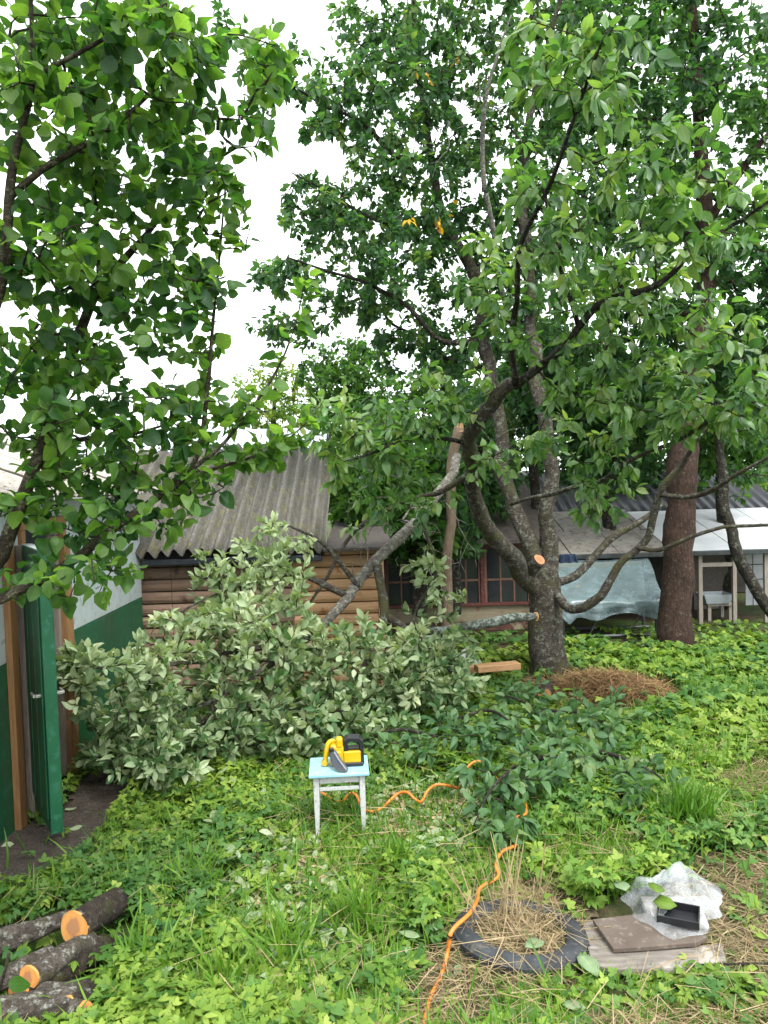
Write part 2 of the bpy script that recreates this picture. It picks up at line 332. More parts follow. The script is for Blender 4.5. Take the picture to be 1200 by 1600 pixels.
def twig_leaves(L, paths, per, size, R=rng, span=0.35, up=0.7, droop=0.25, spread=0.9, tipw=0.4, jit=0.35, rb=(0, 1), yel=0.0):
    """leaves set alternately along the outer `span` metres of each twig"""
    for pts, r in paths:
        seglen = np.linalg.norm(np.diff(pts, axis=0), axis=1); cum = np.concatenate([[0], np.cumsum(seglen)]); tot = cum[-1]
        k = max(3, int(per*R.uniform(0.6, 1.4))); t = tot-np.minimum(span*R.uniform(0.6, 1.3), tot*0.98)*R.uniform(0, 1, k)**1.2
        p = np.stack([np.interp(t, cum, pts[:, a]) for a in range(3)], 1); td = nrm(pts[-1]-pts[max(0, len(pts)-3)])
        side = R.standard_normal((k, 3)); side -= (side@td)[:, None]*td; side = nrm(side)
        f = nrm(side*spread+td*tipw+np.array([0, 0, -droop])+R.standard_normal((k, 3))*jit*0.5)
        nn = np.array([0, 0, up])+R.standard_normal((k, 3))*jit+side*0.15
        sz = size*R.uniform(0.6, 1.2, k); L.add(p+f*0.02, f, nn, sz, np.where(R.uniform(0, 1) < yel, 0.999, np.clip(R.uniform(*rb)+R.standard_normal(k)*0.16, 0, 0.985)))
def limb_pts(seq, step=0.08):
    """seq rows (px, py, depth, radius)"""
    q = resample([(*P(a, b, d), r) for a, b, d, r in seq], step); n = len(q); R = np.random.default_rng(int(abs(seq[0][0]*7+seq[-1][1]*13)) % 9999)   # crooked, as old wood grows
    k = max(3, n//4); w = np.stack([np.interp(np.arange(n), np.linspace(0, n-1, k), R.standard_normal(k)) for _ in range(3)], 1); w *= np.clip(np.arange(n)/6, 0, 1)[:, None]
    q[:, :3] += w*np.minimum(0.03, 0.014+q[:, 3:4]*0.25)*(0.3 if q[:, 3].max() > 0.15 else 1.0); q[:, 3] *= 1+0.07*np.interp(np.arange(n), np.linspace(0, n-1, k), R.standard_normal(k)); return q
def limb_obj(name, l, mat, parent, n=10, wob=0.06, seed=0, **kw):
    V, F = tube_np(l[:, :3], l[:, 3], n, wob, seed); V = V-ORG[parent.name]; m = len(V)
    caps = np.array([list(range(n))[::-1], list(range(m-n, m))])
    return tag(mesh_obj(name, np_mesh(name, V, [F, caps], mat, True), parent), **kw)
# ------------------------------------------------------------------ more materials
M['soil'] = None
def ground_mat():
    m, t, b = nodes('ground_soil'); big = noise(t, 0.9, 4, 0.6); fine = noise(t, 14, 6, 0.7)
    col = ramp(t, fine, [(0.3, (0.022, 0.016, 0.01)), (0.6, (0.06, 0.045, 0.026)), (0.8, (0.11, 0.085, 0.05))])
    col = mixc(t, ramp(t, big, [(0.42, (0, 0, 0)), (0.58, (0.8, 0.8, 0.8))]), col, ramp(t, noise(t, 30, 4, 0.7), [(0.3, (0.02, 0.05, 0.01)), (0.7, (0.06, 0.11, 0.02))]))
    t.links.new(col, b.inputs['Base Color']); b.inputs['Roughness'].default_value = 0.95; b.inputs['Specular IOR Level'].default_value = 0.15
    bump(t, b, fine, 1.0, 0.03); return m
M['soil'] = ground_mat()
M['dirt'] = surf('trodden_dirt', (0.03, 0.023, 0.018), (0.075, 0.058, 0.046), 9, 0.95, None, 0.8, 0.02, c3=(0.13, 0.11, 0.09), s3=60)
M['dry'] = surf('dry_thatch', (0.06, 0.048, 0.024), (0.13, 0.1, 0.055), 11, 0.95, None, 0.9, 0.02, c3=(0.07, 0.1, 0.025), s3=7)
M['green_paint'] = surf('green_paint', (0.007, 0.075, 0.032), (0.01, 0.105, 0.046), 3.5, 0.45, None, 0.15, 0.003, c3=(0.025, 0.13, 0.075), s3=14)
def stained(m, col, scale, lo, hi, amt):
    t = m.node_tree; bs_ = t.nodes['Principled BSDF']; src = bs_.inputs['Base Color'].links[0].from_socket
    t.links.new(mixc(t, ramp(t, noise(t, scale, 6, 0.75, (1, 1, 0.35)), [(lo, (0, 0, 0)), (hi, (amt,)*3)]), src, col), bs_.inputs['Base Color'])
stained(M['green_paint'], (0.045, 0.05, 0.035), 4, 0.5, 0.7, 0.7); stained(M['green_paint'], (0.05, 0.2, 0.13), 11, 0.62, 0.66, 0.5)
M['white_paint'] = surf('blueish_white_paint', (0.36, 0.43, 0.43), (0.46, 0.53, 0.53), 3, 0.55, None, 0.15, 0.003, c3=(0.3, 0.34, 0.32), s3=12)
stained(M['white_paint'], (0.16, 0.15, 0.12), 3, 0.52, 0.72, 0.6)
M['ochre_wood'] = surf('ochre_frame_wood', (0.2, 0.1, 0.038), (0.3, 0.165, 0.07), 5, 0.6, (14, 14, 1.2), 0.3, 0.004)
M['raw_wood'] = surf('grey_raw_board', (0.16, 0.13, 0.105), (0.27, 0.23, 0.19), 6, 0.8, (14, 14, 1.2), 0.4, 0.004)
M['brown_siding'] = surf('brown_log_siding', (0.15, 0.09, 0.062), (0.25, 0.165, 0.115), 4, 0.7, (1.2, 12, 12), 0.4, 0.004, c3=(0.08, 0.045, 0.03), s3=5)
M['fresh_siding'] = surf('fresh_log_siding', (0.42, 0.23, 0.105), (0.56, 0.35, 0.19), 4, 0.6, (1.2, 12, 12), 0.3, 0.004, c3=(0.3, 0.13, 0.05), s3=6)
M['fresh_trim'] = surf('fresh_trim_board', (0.5, 0.32, 0.16), (0.66, 0.46, 0.26), 4, 0.6, (12, 12, 1.2), 0.3, 0.004)
def slate_mat(name, base, lite, moss, amt):
    m, t, b = nodes(name); col = ramp(t, noise(t, 6, 6, 0.7, (3, 1, 1)), [(0.3, base), (0.7, lite)])
    col = mixc(t, ramp(t, noise(t, 7, 6, 0.75), [(0.66-amt*0.25, (0, 0, 0)), (0.78-amt*0.25, (1, 1, 1))]), col, moss)
    col = mixc(t, ramp(t, noise(t, 38, 3, 0.6), [(0.58, (0, 0, 0)), (0.64, (0.8, 0.8, 0.8))]), col, (0.2, 0.19, 0.075))
    col = mixc(t, ramp(t, noise(t, 24, 4, 0.6), [(0.6, (0, 0, 0)), (0.68, (0.7, 0.7, 0.7))]), col, (0.03, 0.03, 0.026))
    t.links.new(col, b.inputs['Base Color']); b.inputs['Roughness'].default_value = 0.95; bump(t, b, noise(t, 50, 4, 0.7), 0.6, 0.01); return m
def slate2():
    m, t, b = nodes('mossy_wavy_slate'); col = ramp(t, noise(t, 5, 6, 0.7, (3, 0.5, 0.5)), [(0.3, (0.04, 0.038, 0.033)), (0.7, (0.115, 0.108, 0.094))])
    col = mixc(t, ramp(t, noise(t, 4, 6, 0.75, (4, 0.7, 0.7)), [(0.5, (0, 0, 0)), (0.62, (0.9, 0.9, 0.9))]), col, (0.05, 0.05, 0.03))
    col = mixc(t, ramp(t, noise(t, 6, 7, 0.85, (2.2, 1, 1)), [(0.55, (0, 0, 0)), (0.6, (0.85, 0.85, 0.85))]), col, (0.125, 0.115, 0.03))
    col = mixc(t, ramp(t, noise(t, 42, 4, 0.7), [(0.55, (0, 0, 0)), (0.62, (0.7, 0.7, 0.7))]), col, (0.165, 0.158, 0.125))
    t.links.new(col, b.inputs['Base Color']); b.inputs['Roughness'].default_value = 0.95; bump(t, b, noise(t, 50, 4, 0.7), 0.8, 0.012); return m
M['slate'] = slate2() if True else slate_mat('mossy_asbestos_slate', (0.085, 0.08, 0.07), (0.19, 0.18, 0.16), (0.075, 0.075, 0.03), 0.7)
M['slate_pale'] = slate_mat('pale_asbestos_slate', (0.24, 0.22, 0.2), (0.36, 0.33, 0.3), (0.25, 0.24, 0.18), 0.1)
M['steel_dark'] = surf('dark_gutter_steel', (0.035, 0.04, 0.05), (0.09, 0.1, 0.115), 6, 0.4, (1, 8, 8), 0.1, 0.002, metal=0.5)
M['felt'] = surf('bitumen_felt', (0.035, 0.03, 0.026), (0.085, 0.07, 0.06), 14, 0.95, None, 0.7, 0.008)
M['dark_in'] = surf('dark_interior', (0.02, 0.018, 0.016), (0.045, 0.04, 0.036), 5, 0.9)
M['red_frame'] = surf('dark_red_window_frame', (0.075, 0.018, 0.015), (0.12, 0.03, 0.025), 8, 0.6, None, 0.2, 0.003, c3=(0.2, 0.1, 0.07), s3=22)
M['orange_sash'] = surf('orange_brown_sash', (0.13, 0.06, 0.04), (0.22, 0.12, 0.08), 8, 0.6)
M['cream'] = surf('cream_painted_board', (0.2, 0.17, 0.11), (0.28, 0.24, 0.16), 5, 0.8, (1, 6, 6), 0.3, 0.004, c3=(0.2, 0.1, 0.06), s3=4)
M['red_base'] = surf('peeling_red_plinth', (0.05, 0.025, 0.02), (0.14, 0.06, 0.045), 5, 0.9, None, 0.6, 0.01, c3=(0.3, 0.26, 0.17), s3=3.5)
M['pane'] = surf('window_glass', (0.018, 0.02, 0.024), (0.035, 0.04, 0.046), 2, 0.12, None, 0, spec=0.8)
M['curtain'] = surf('net_curtain', (0.12, 0.125, 0.13), (0.18, 0.19, 0.2), 9, 0.9, (8, 8, 1), 0.3, 0.01)
M['navy_tin'] = surf('dark_corrugated_tin', (0.014, 0.016, 0.02), (0.032, 0.035, 0.04), 5, 0.5, None, 0.2, 0.003, metal=0.2)
M['slab'] = surf('beige_weathered_slab', (0.19, 0.175, 0.15), (0.29, 0.27, 0.24), 4, 0.9, None, 0.4, 0.006, c3=(0.11, 0.1, 0.085), s3=9)
M['white_sheet'] = surf('white_roof_sheet', (0.42, 0.44, 0.46), (0.54, 0.56, 0.57), 3, 0.6, None, 0.1, 0.002, c3=(0.5, 0.52, 0.5), s3=8)
M['pale_tin'] = surf('pale_blue_tin_roof', (0.36, 0.41, 0.45), (0.46, 0.52, 0.56), 3, 0.45, None, 0.1, 0.002)
M['plaster'] = surf('pale_plaster', (0.48, 0.46, 0.42), (0.6, 0.58, 0.54), 3, 0.9)
M['brick'] = surf('grey_buff_brick', (0.2, 0.17, 0.13), (0.34, 0.29, 0.23), 9, 0.9)
M['mortar'] = surf('mortar', (0.1, 0.09, 0.08), (0.17, 0.15, 0.13), 20, 0.95)
M['post'] = surf('weathered_post', (0.19, 0.17, 0.14), (0.3, 0.27, 0.22), 6, 0.85, (12, 12, 1.5), 0.3, 0.003)
M['dark_metal'] = surf('dark_metal_tube', (0.03, 0.035, 0.035), (0.07, 0.08, 0.08), 9, 0.5, None, 0.1, 0.002, metal=0.4)
def film_mat(name, col, alpha, rough):
    m, t, b = nodes(name); b.inputs['Base Color'].default_value = (*col, 1); b.inputs['Roughness'].default_value = rough; b.inputs['Specular IOR Level'].default_value = 0.7
    tr = N(t, 'ShaderNodeBsdfTransparent'); tr.inputs[0].default_value = (0.94, 0.97, 0.97, 1); mixn = N(t, 'ShaderNodeMixShader')
    f = ramp(t, noise(t, 6, 4, 0.6), [(0.3, (max(alpha-0.22, 0.04),)*3), (0.7, (alpha+0.18,)*3)]); t.links.new(f, mixn.inputs[0])
    t.links.new(tr.outputs[0], mixn.inputs[1]); t.links.new(b.outputs[0], mixn.inputs[2]); t.links.new(mixn.outputs[0], t.nodes['Material Output'].inputs[0])
    bump(t, b, noise(t, 14, 4, 0.6), 0.45, 0.02); return m
M['film_blue'] = film_mat('blue_grey_plastic_film', (0.17, 0.235, 0.25), 0.58, 0.25)
M['film_clear'] = film_mat('clear_plastic_bag', (0.66, 0.7, 0.74), 0.22, 0.1)

# ------------------------------------------------------------------ ground
def hill(x, y):
    x = np.asarray(x, float); y = np.asarray(y, float)
    return 0.012*np.sin(x*2.1+1)*np.cos(y*1.7)+0.008*np.sin(x*5.3+y*3.1)
gx = np.concatenate([[-400, -60, -20], np.linspace(-8, 10, 91), [22, 60, 400]]); gy = np.concatenate([[-60, -10], np.linspace(0, 16, 81), [24, 60, 800]])
XX, YY = np.meshgrid(gx, gy); near = (np.abs(XX-1) < 8) & (YY > 0.5) & (YY < 15)
ZZ = np.where(near, hill(XX, YY)-0.012, -0.02); gv = np.stack([XX, YY, ZZ], -1).reshape(-1, 3); nc = len(gx)
ii = (np.arange(len(gy)-1)[:, None]*nc+np.arange(nc-1)[None]).ravel(); gf = np.stack([ii, ii+1, ii+nc+1, ii+nc], 1)
tag(mesh_obj('ground', np_mesh('ground', gv, [gf], M['soil'], True)), kind='structure', label='dark soil of the garden under the green weeds', cat='ground')
def gpoly(pts): return np.array([G(*p)[:2] for p in pts])
def inside(p, poly):
    x, y = p[:, 0], p[:, 1]; c = np.zeros(len(p), bool); j = len(poly)-1
    for i in range(len(poly)):
        xi, yi = poly[i]; xj, yj = poly[j]
        c ^= ((yi > y) != (yj > y)) & (x < (xj-xi)*(y-yi)/(yj-yi+1e-12)+xi); j = i
    return c
PATH = gpoly([(-260, 1240), (60, 1290), (130, 1215), (205, 1165), (225, 1235), (165, 1310), (110, 1365), (10, 1420), (-300, 1440)])
DRY = [gpoly([(610, 1640), (640, 1545), (690, 1470), (760, 1400), (830, 1370), (905, 1400), (930, 1500), (820, 1560), (760, 1640)]),
       gpoly([(1030, 1395), (1085, 1345), (1260, 1330), (1330, 1500), (1250, 1560), (1130, 1530), (1060, 1460)]),
       gpoly([(880, 1640), (960, 1585), (1260, 1560), (1300, 1660)]),
       gpoly([(1120, 1215), (1190, 1190), (1260, 1200), (1240, 1240), (1150, 1245)])]
def sheet(name, poly, z, mat, **kw):
    """irregular patch lying a few mm over the ground, cut from a fine grid with a ragged edge"""
    lo, hi = poly.min(0)-0.1, poly.max(0)+0.1; h = 0.05; nx, ny = ((hi-lo)/h).astype(int)+1
    X_, Y_ = np.meshgrid(lo[0]+np.arange(nx)*h, lo[1]+np.arange(ny)*h); i = (np.arange(ny-1)[:, None]*nx+np.arange(nx-1)[None]).ravel()
    F = np.stack([i, i+1, i+nx+1, i+nx], 1); V = np.stack([X_.ravel(), Y_.ravel(), (hill(X_, Y_)+z).ravel()], 1)
    c = V[F].mean(1)[:, :2]; c = c+0.09*np.stack([np.sin(c[:, 1]*9+c[:, 0]*4), np.sin(c[:, 0]*11-c[:, 1]*5)], 1); F = F[inside(c, poly)]
    u, inv = np.unique(F, return_inverse=True); return tag(mesh_obj(name, np_mesh(name, V[u], [inv.reshape(F.shape)], mat, True)), **kw)
sheet('dirt_path', PATH, 0.006, M['dirt'], kind='structure', label='bare dark dirt path at the green door', cat='path')
DRYL = ['dry trampled ground around the tyre and the orange cable', 'dry brown ground behind the planks and the plastic bag', 'dry strip of ground in front of the planks', 'small bare patch among weeds beyond the plastic bag']
for k, p in enumerate(DRY): sheet('dry_ground', p, 0.006+0.001*k, M['dry'], kind='structure', label=DRYL[k], cat='ground')

# ------------------------------------------------------------------ green shed
XW = -2.70
g = empty('green_shed', (XW-1, 6.5, 0), 'green and white painted shed with an open plank door', 'shed')
Y0, YA, YB, Y1, ZB, ZD, ZT = 3.6, 5.74, 6.42, 8.50, 1.2, 2.12, 2.32
def wallp(y0, y1, z0, z1, mat, name): return MB().box2((XW-0.09, y0, z0), (XW, y1, z1)).build(name, mat, g, bevel=0.004)
# each painted board panel of the wall
for a, b in ((Y0, 4.5), (4.503, YA-0.06)): wallp(a, b, -0.05, ZB-0.002, M['green_paint'], 'wall_panel'); wallp(a, b, ZB+0.002, ZT, M['white_paint'], 'wall_panel')
for a, b in ((YB+0.06, 7.45), (7.453, Y1)): wallp(a, b, -0.05, ZB-0.002, M['green_paint'], 'wall_panel'); wallp(a, b, ZB+0.002, ZT, M['white_paint'], 'wall_panel')
wallp(YA-0.055, YB+0.055, ZD+0.08, ZT-0.002, M['white_paint'], 'wall_panel')
MB().box2((XW-2.6, Y1-0.09, -0.05), (XW-0.095, Y1-0.005, ZT-0.01)).build('rear_wall', M['white_paint'], g)
MB().box2((XW-2.6, Y0+0.005, -0.05), (XW-0.095, Y0+0.09, ZT-0.01)).build('front_wall', M['white_paint'], g)
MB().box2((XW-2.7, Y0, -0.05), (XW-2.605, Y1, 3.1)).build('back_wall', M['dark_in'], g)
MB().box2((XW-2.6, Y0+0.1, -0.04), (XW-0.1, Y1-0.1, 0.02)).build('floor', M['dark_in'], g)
fr = MB().box2((XW-0.1, YA-0.055, 0), (XW+0.03, YA, ZD)).build('door_frame', M['ochre_wood'], g, bevel=0.004)
MB().box2((XW-0.1, YB, 0), (XW+0.03, YB+0.055, ZD)).build('jamb', M['ochre_wood'], fr, bevel=0.004)
MB().box2((XW-0.1, YA-0.055, ZD+0.002), (XW+0.034, YB+0.055, ZD+0.075)).build('lintel', M['ochre_wood'], fr, bevel=0.004)
MB().box2((XW+0.003, YB+0.06, 0), (XW+0.028, YB+0.13, ZD-0.1)).build('casing_board', M['ochre_wood'], fr, bevel=0.003)
MB().box2((XW-0.095, YB-0.05, 0.02), (XW-0.02, YB-0.003, ZD-0.03)).build('stop_board', M['raw_wood'], fr, bevel=0.003)
MB().box2((XW+0.003, YA-0.13, 0), (XW+0.06, YA-0.06, ZD-0.1)).build('casing_board', M['raw_wood'], fr, bevel=0.003)
MB().box2((XW+0.003, YA-0.33, 0), (XW+0.05, YA-0.23, ZD-0.1)).build('casing_board', M['ochre_wood'], fr, bevel=0.003)
# door leaf: hinged at the near jamb, swung far out
hx, hy = XW+0.035, YA-0.02; ex, ey = P(78, 1100, 5.14)[0], 5.14
dv = nrm(np.array([ex-hx, ey-hy, 0])); dn = np.array([-dv[1], dv[0], 0])*-1; DW = 0.74; Rd = np.stack([dv, dn, [0, 0, 1]], 1)
def dbox(u0, u1, n0, n1, z0, z1, name, mat, par, bev=0.003):
    c = np.array([hx, hy, 0])+dv*(u0+u1)/2+dn*(n0+n1)/2+np.array([0, 0, (z0+z1)/2]); return MB().box(c, (abs(u1-u0), abs(n1-n0), abs(z1-z0)), Rd).build(name, mat, par, bevel=bev)
door = dbox(0, DW, -0.038, 0.038, 0.11, 2.02, 'door', M['green_paint'], g)
dbox(0.02, DW-0.02, -0.034, 0.034, 2.021, 2.026, 'top_edge', M['white_paint'], door, 0)
for a in (0.03, 0.265, 0.5): dbox(a, a+0.2, 0.039, 0.05, 0.2, 1.9, 'plank', M['green_paint'], door)
for a in (0.03, 0.265, 0.5): dbox(a, a+0.2, -0.05, -0.039, 0.2, 1.9, 'plank', M['green_paint'], door)
dbox(0.06, 0.14, -0.083, -0.052, 0.1, 1.95, 'batten', M['ochre_wood'], door)
dbox(0.2, 0.25, -0.078, -0.052, 0.1, 1.95, 'batten', M['raw_wood'], door)
for zz in (0.4, 1.75): dbox(0.0, 0.42, -0.058, -0.0505, zz, zz+0.045, 'hinge', M['dark_metal'], door, 0.002)
hm = surf('steel_handle', (0.5, 0.5, 0.5), (0.62, 0.62, 0.6), 9, 0.3, metal=0.8)
hd = dbox(DW-0.10, DW-0.06, -0.085, 0.085, 1.03, 1.05, 'handle', hm, door)
dbox(DW-0.18, DW-0.07, -0.1, -0.085, 1.03, 1.05, 'lever', hm, hd); dbox(DW-0.18, DW-0.07, 0.085, 0.1, 1.03, 1.05, 'lever', hm, hd)
def corrugated(name, o, ex_, ey_, nx, pitch, amp, ny, mat, parent, thick=0.007, seed=0, smooth=True, per=8):
    """wavy sheet: o corner, ex_ unit vector across the waves, ey_ vector down the waves; nx samples across"""
    o, ex_, ey_ = np.array(o, float), nrm(ex_), np.array(ey_, float); nz = nrm(np.cross(ex_, ey_)); nz = nz if nz[2] > 0 else -nz
    w = np.arange(nx*per+1)/per*pitch; R = np.random.default_rng(seed); v = np.linspace(0, 1, ny+1)
    jit = R.standard_normal((ny+1, 1))*0.002
    top = o+w[None, :, None]*ex_+v[:, None, None]*ey_+(amp*np.cos(w/pitch*2*pi)[None]+jit)[..., None]*nz
    K = len(w); i = (np.arange(ny)[:, None]*K+np.arange(K-1)[None]).ravel(); F = np.stack([i, i+1, i+K+1, i+K], 1)
    V = np.vstack([top.reshape(-1, 3), (top-thick*nz).reshape(-1, 3)]); n = K*(ny+1)
    rim = list(range(K))+[r*K+K-1 for r in range(1, ny+1)]+list(range(n-2, n-K-1, -1))+[r*K for r in range(ny-1, 0, -1)]
    rim = np.array(rim); rn = np.roll(rim, -1); S = np.stack([rn, rim, rim+n, rn+n], 1)
    return mesh_obj(name, np_mesh(name, V-ORG[parent.name], [F, F[:, ::-1]+n, S], mat, smooth), parent)
# roof of the green shed: wavy sheets running down towards the door side
for k in range(6):
    corrugated('roof_sheet', (XW+0.28, Y0-0.1+k*0.845, ZT+0.045+0.01*(k % 2)), (0, 1, 0), (-3.1, 0, 1.15), 6, 0.15, 0.025, 4, M['slate_pale'], g, seed=k)
for y in (Y0+0.05, Y1-0.15): MB().prism([(XW, y, ZT), (XW-2.6, y, ZT), (XW-2.6, y, 3.28)], (0, 0.08, 0)).build('gable_board', M['white_paint'], g)

# ------------------------------------------------------------------ brown log shed with the mossy roof
YW = 8.62
s = empty('log_shed', (-1.5, YW+1, 0), 'brown log-sided shed with mossy corrugated roof behind the fallen branch', 'shed')
xl, xm, xr = XW-0.25, P(457, 900, YW)[0], P(597, 900, YW)[0]
zE = P(350, 868, YW)[2]
def siding(x0, x1, z0, z1, mat, h, jit):
    k = 0; z = z0
    while z < z1-0.02:
        zz = min(z+h, z1); pr = [(0, z+0.004), (-0.018, z+0.012), (-0.032, z+h*0.35), (-0.03, z+h*0.65), (-0.014, zz-0.01), (0, zz-0.004)]
        dx = jit*(k % 3-1); MB().prism([(x0+dx*0, YW+a, b) for a, b in pr]+[(x0, YW+0.02, zz-0.004), (x0, YW+0.02, z+0.004)], (x1-x0, 0, 0)).build('plank', mat, s, smooth=False); z += h; k += 1
siding(xl, xl+0.55, 0, zE, M['brown_siding'], 0.137, 0); siding(xl+0.556, xm-0.01, 0, zE, M['brown_siding'], 0.137, 0)
siding(xm+0.012, xr-0.05, 0, zE+0.03, M['fresh_siding'], 0.132, 0)
MB().box2((xr-0.045, YW-0.045, 0), (xr+0.02, YW+0.03, zE+0.03)).build('corner_board', M['fresh_trim'], s, bevel=0.004)
MB().box2((xm-0.008, YW-0.03, 0), (xm+0.01, YW+0.02, zE)).build('joint_board', M['brown_siding'], s)
MB().box2((xr-0.03, YW+0.05, 0), (xr+0.018, YW+2.2, zE+0.02)).build('side_wall', M['brown_siding'], s)
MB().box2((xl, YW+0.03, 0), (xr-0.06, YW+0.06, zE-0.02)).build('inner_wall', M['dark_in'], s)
ra = P(508, 842, YW-0.28); rt_ = P(505, 694, 10.7); zr0 = zE+0.06; xre = ra[0]; slope = (0, 10.7-(YW-0.28), rt_[2]-zr0)
nsheet = 3; wide = 6*0.15
for k in range(nsheet):
    x1 = xre-k*wide*0.985
    corrugated('roof_sheet', (x1-wide, YW-0.28, zr0+0.012*(k % 2)), (1, 0, 0), np.array(slope), 6, 0.15, 0.05, 8, M['slate'], s, seed=20+k)
MB().box2((XW+0.03, YW-0.2, zE-0.075), (xm+0.35, YW-0.12, zE-0.002)).build('gutter', M['steel_dark'], s, bevel=0.015)
MB().box2((XW+0.03, YW-0.11, zE-0.02), (xre-0.03, YW-0.035, zE+0.1)).build('fascia', M['dark_in'], s)
MB().prism([(xre-0.02, YW-0.36, zE+0.04), (xr+0.1, YW-0.36, zE+0.04), (xr+0.1, YW+2.2, zE+0.24), (xre-0.02, YW+2.2, zE+0.24)], (0, 0, 0.035)).build('felt_roof', M['felt'], s, bevel=0.006)
# far neighbour house: pale tin roof strip and aerial
n_ = empty('neighbour_house', (-5, 16, 0), 'distant house with a pale blue tin roof behind the sheds', 'house')
a, b = P(-120, 660, 15.5), P(512, 672, 15.5)
MB().prism([(a[0], 14.3, b[2]-0.6), (b[0], 14.3, b[2]-0.6+0.0), (b[0], 15.5, b[2]), (a[0], 15.5, b[2])], (0, 0, 0.06)).build('roof', M['pale_tin'], n_)
MB().prism([(a[0], 15.52, b[2]), (b[0], 15.52, b[2]), (b[0], 16.7, b[2]-0.6), (a[0], 16.7, b[2]-0.6)], (0, 0, 0.06)).build('roof', M['pale_tin'], n_)
MB().box2((a[0]+0.3, 14.6, 0), (b[0]-0.3, 16.4, b[2]-0.55)).build('wall', M['plaster'], n_)
q = P(225, 668, 15.5); mb = MB(); mb.tube([(q[0], 15.5, b[2]), (q[0], 15.5, b[2]+0.75)], 0.025, 6)
ae = empty('television_aerial', (q[0], 15.5, b[2]), 'thin metal aerial on the distant tin roof', 'aerial'); mb.build('mast', M['dark_metal'], ae)
for k in range(4): MB().tube([(q[0]-0.5, 15.5+0.09*(k-1.5), b[2]+0.74+0.01*k), (q[0]+0.45, 15.5+0.09*(k-1.5), b[2]+0.76)], 0.014, 5).build('rod', M['dark_metal'], ae)

# ------------------------------------------------------------------ veranda house with red windows
YV = 12.0
v = empty('veranda_house', (1, YV+1, 0), 'low house with dark red window frames behind the trees', 'house')
def zp(y, x=720, d=YV): return P(x, y, d)[2]
def xp(x, y=930, d=YV): return P(x, y, d)[0]
vx0, vx1 = xp(560), xp(862); zs, ztop = zp(943), zp(858)
MB().box2((vx0, YV+0.02, 0), (vx1, YV+0.2, zp(972))).build('plinth', M['red_base'], v)
MB().box2((vx0, YV, zp(972)+0.003), (vx1, YV+0.18, zs-0.045)).build('panel', M['cream'], v, bevel=0.004)
MB().box2((vx0, YV-0.05, zs-0.042), (vx1, YV+0.15, zs)).build('sill', M['red_frame'], v, bevel=0.005)
MB().box2((vx0, YV-0.02, ztop), (vx1, YV+0.15, ztop+0.1)).build('head_beam', M['red_frame'], v)
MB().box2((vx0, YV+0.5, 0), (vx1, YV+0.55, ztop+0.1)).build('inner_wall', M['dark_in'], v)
posts = [600, 655, 703, 755, 832]; xs = [xp(p) for p in posts]
for x in xs: MB().box2((x-0.035, YV-0.025, zs+0.002), (x+0.035, YV+0.1, ztop-0.002)).build('post', M['red_frame'], v, bevel=0.005)
for x0, x1 in zip(xs[:-1], xs[1:]):
    a, b = x0+0.037, x1-0.037
    wn = MB().box2((a, YV+0.01, zs+0.003), (a+0.03, YV+0.05, ztop-0.003)).build('window', M['orange_sash'], v); MB().box2((b-0.03, YV+0.01, zs+0.003), (b, YV+0.05, ztop-0.003)).build('stile', M['orange_sash'], wn)
    zm = zs+(ztop-zs)*0.42; nm = 3 if b-a > 0.5 else 2; st = (b-a-0.06)/nm
    MB().box2((a+0.031, YV+0.012, zm-0.015), (b-0.031, YV+0.045, zm+0.015)).build('transom', M['orange_sash'], wn)
    for i in range(1, nm): MB().box2((a+0.03+i*st-0.012, YV+0.014, zs+0.004), (a+0.03+i*st+0.012, YV+0.043, ztop-0.004)).build('mullion', M['orange_sash'], wn)
    for i in range(nm):
        for za, zb in ((zs+0.004, zm-0.016), (zm+0.016, ztop-0.004)): MB().box2((a+0.03+i*st+0.013, YV+0.026, za), (a+0.03+(i+1)*st-0.013, YV+0.03, zb)).build('pane', M['pane'], wn)
    MB().box2((a, YV+0.2, zs), (a+(b-a)*0.4, YV+0.22, ztop)).build('curtain', M['curtain'], v)
MB().prism([(vx0-0.2, YV-0.4, ztop+0.1), (vx1+0.05, YV-0.4, ztop+0.1), (vx1+0.05, YV+3, zp(745, 720, YV+3)), (vx0-0.2, YV+3, zp(745, 720, YV+3))], (0, 0, 0.05)).build('roof', M['felt'], v)
# dark tin building behind
t_ = empty('dark_tin_shed', (3.5, 15.5, 0), 'shed with dark corrugated tin roof behind the forked tree', 'shed')
a, b = P(738, 800, 14.8), P(1240, 800, 14.8); zt = P(900, 738, 17)[2]
nw = int((b[0]-a[0])/0.2)
corrugated('roof', (a[0], 14.8, b[2]+0.05), (1, 0, 0), (0, 2.2, zt-b[2]), nw, 0.2, 0.03, 3, M['navy_tin'], t_)
MB().box2((a[0]+0.1, 15, 0), (b[0]-0.1, 16.9, b[2]-0.02)).build('wall', M['dark_in'], t_)

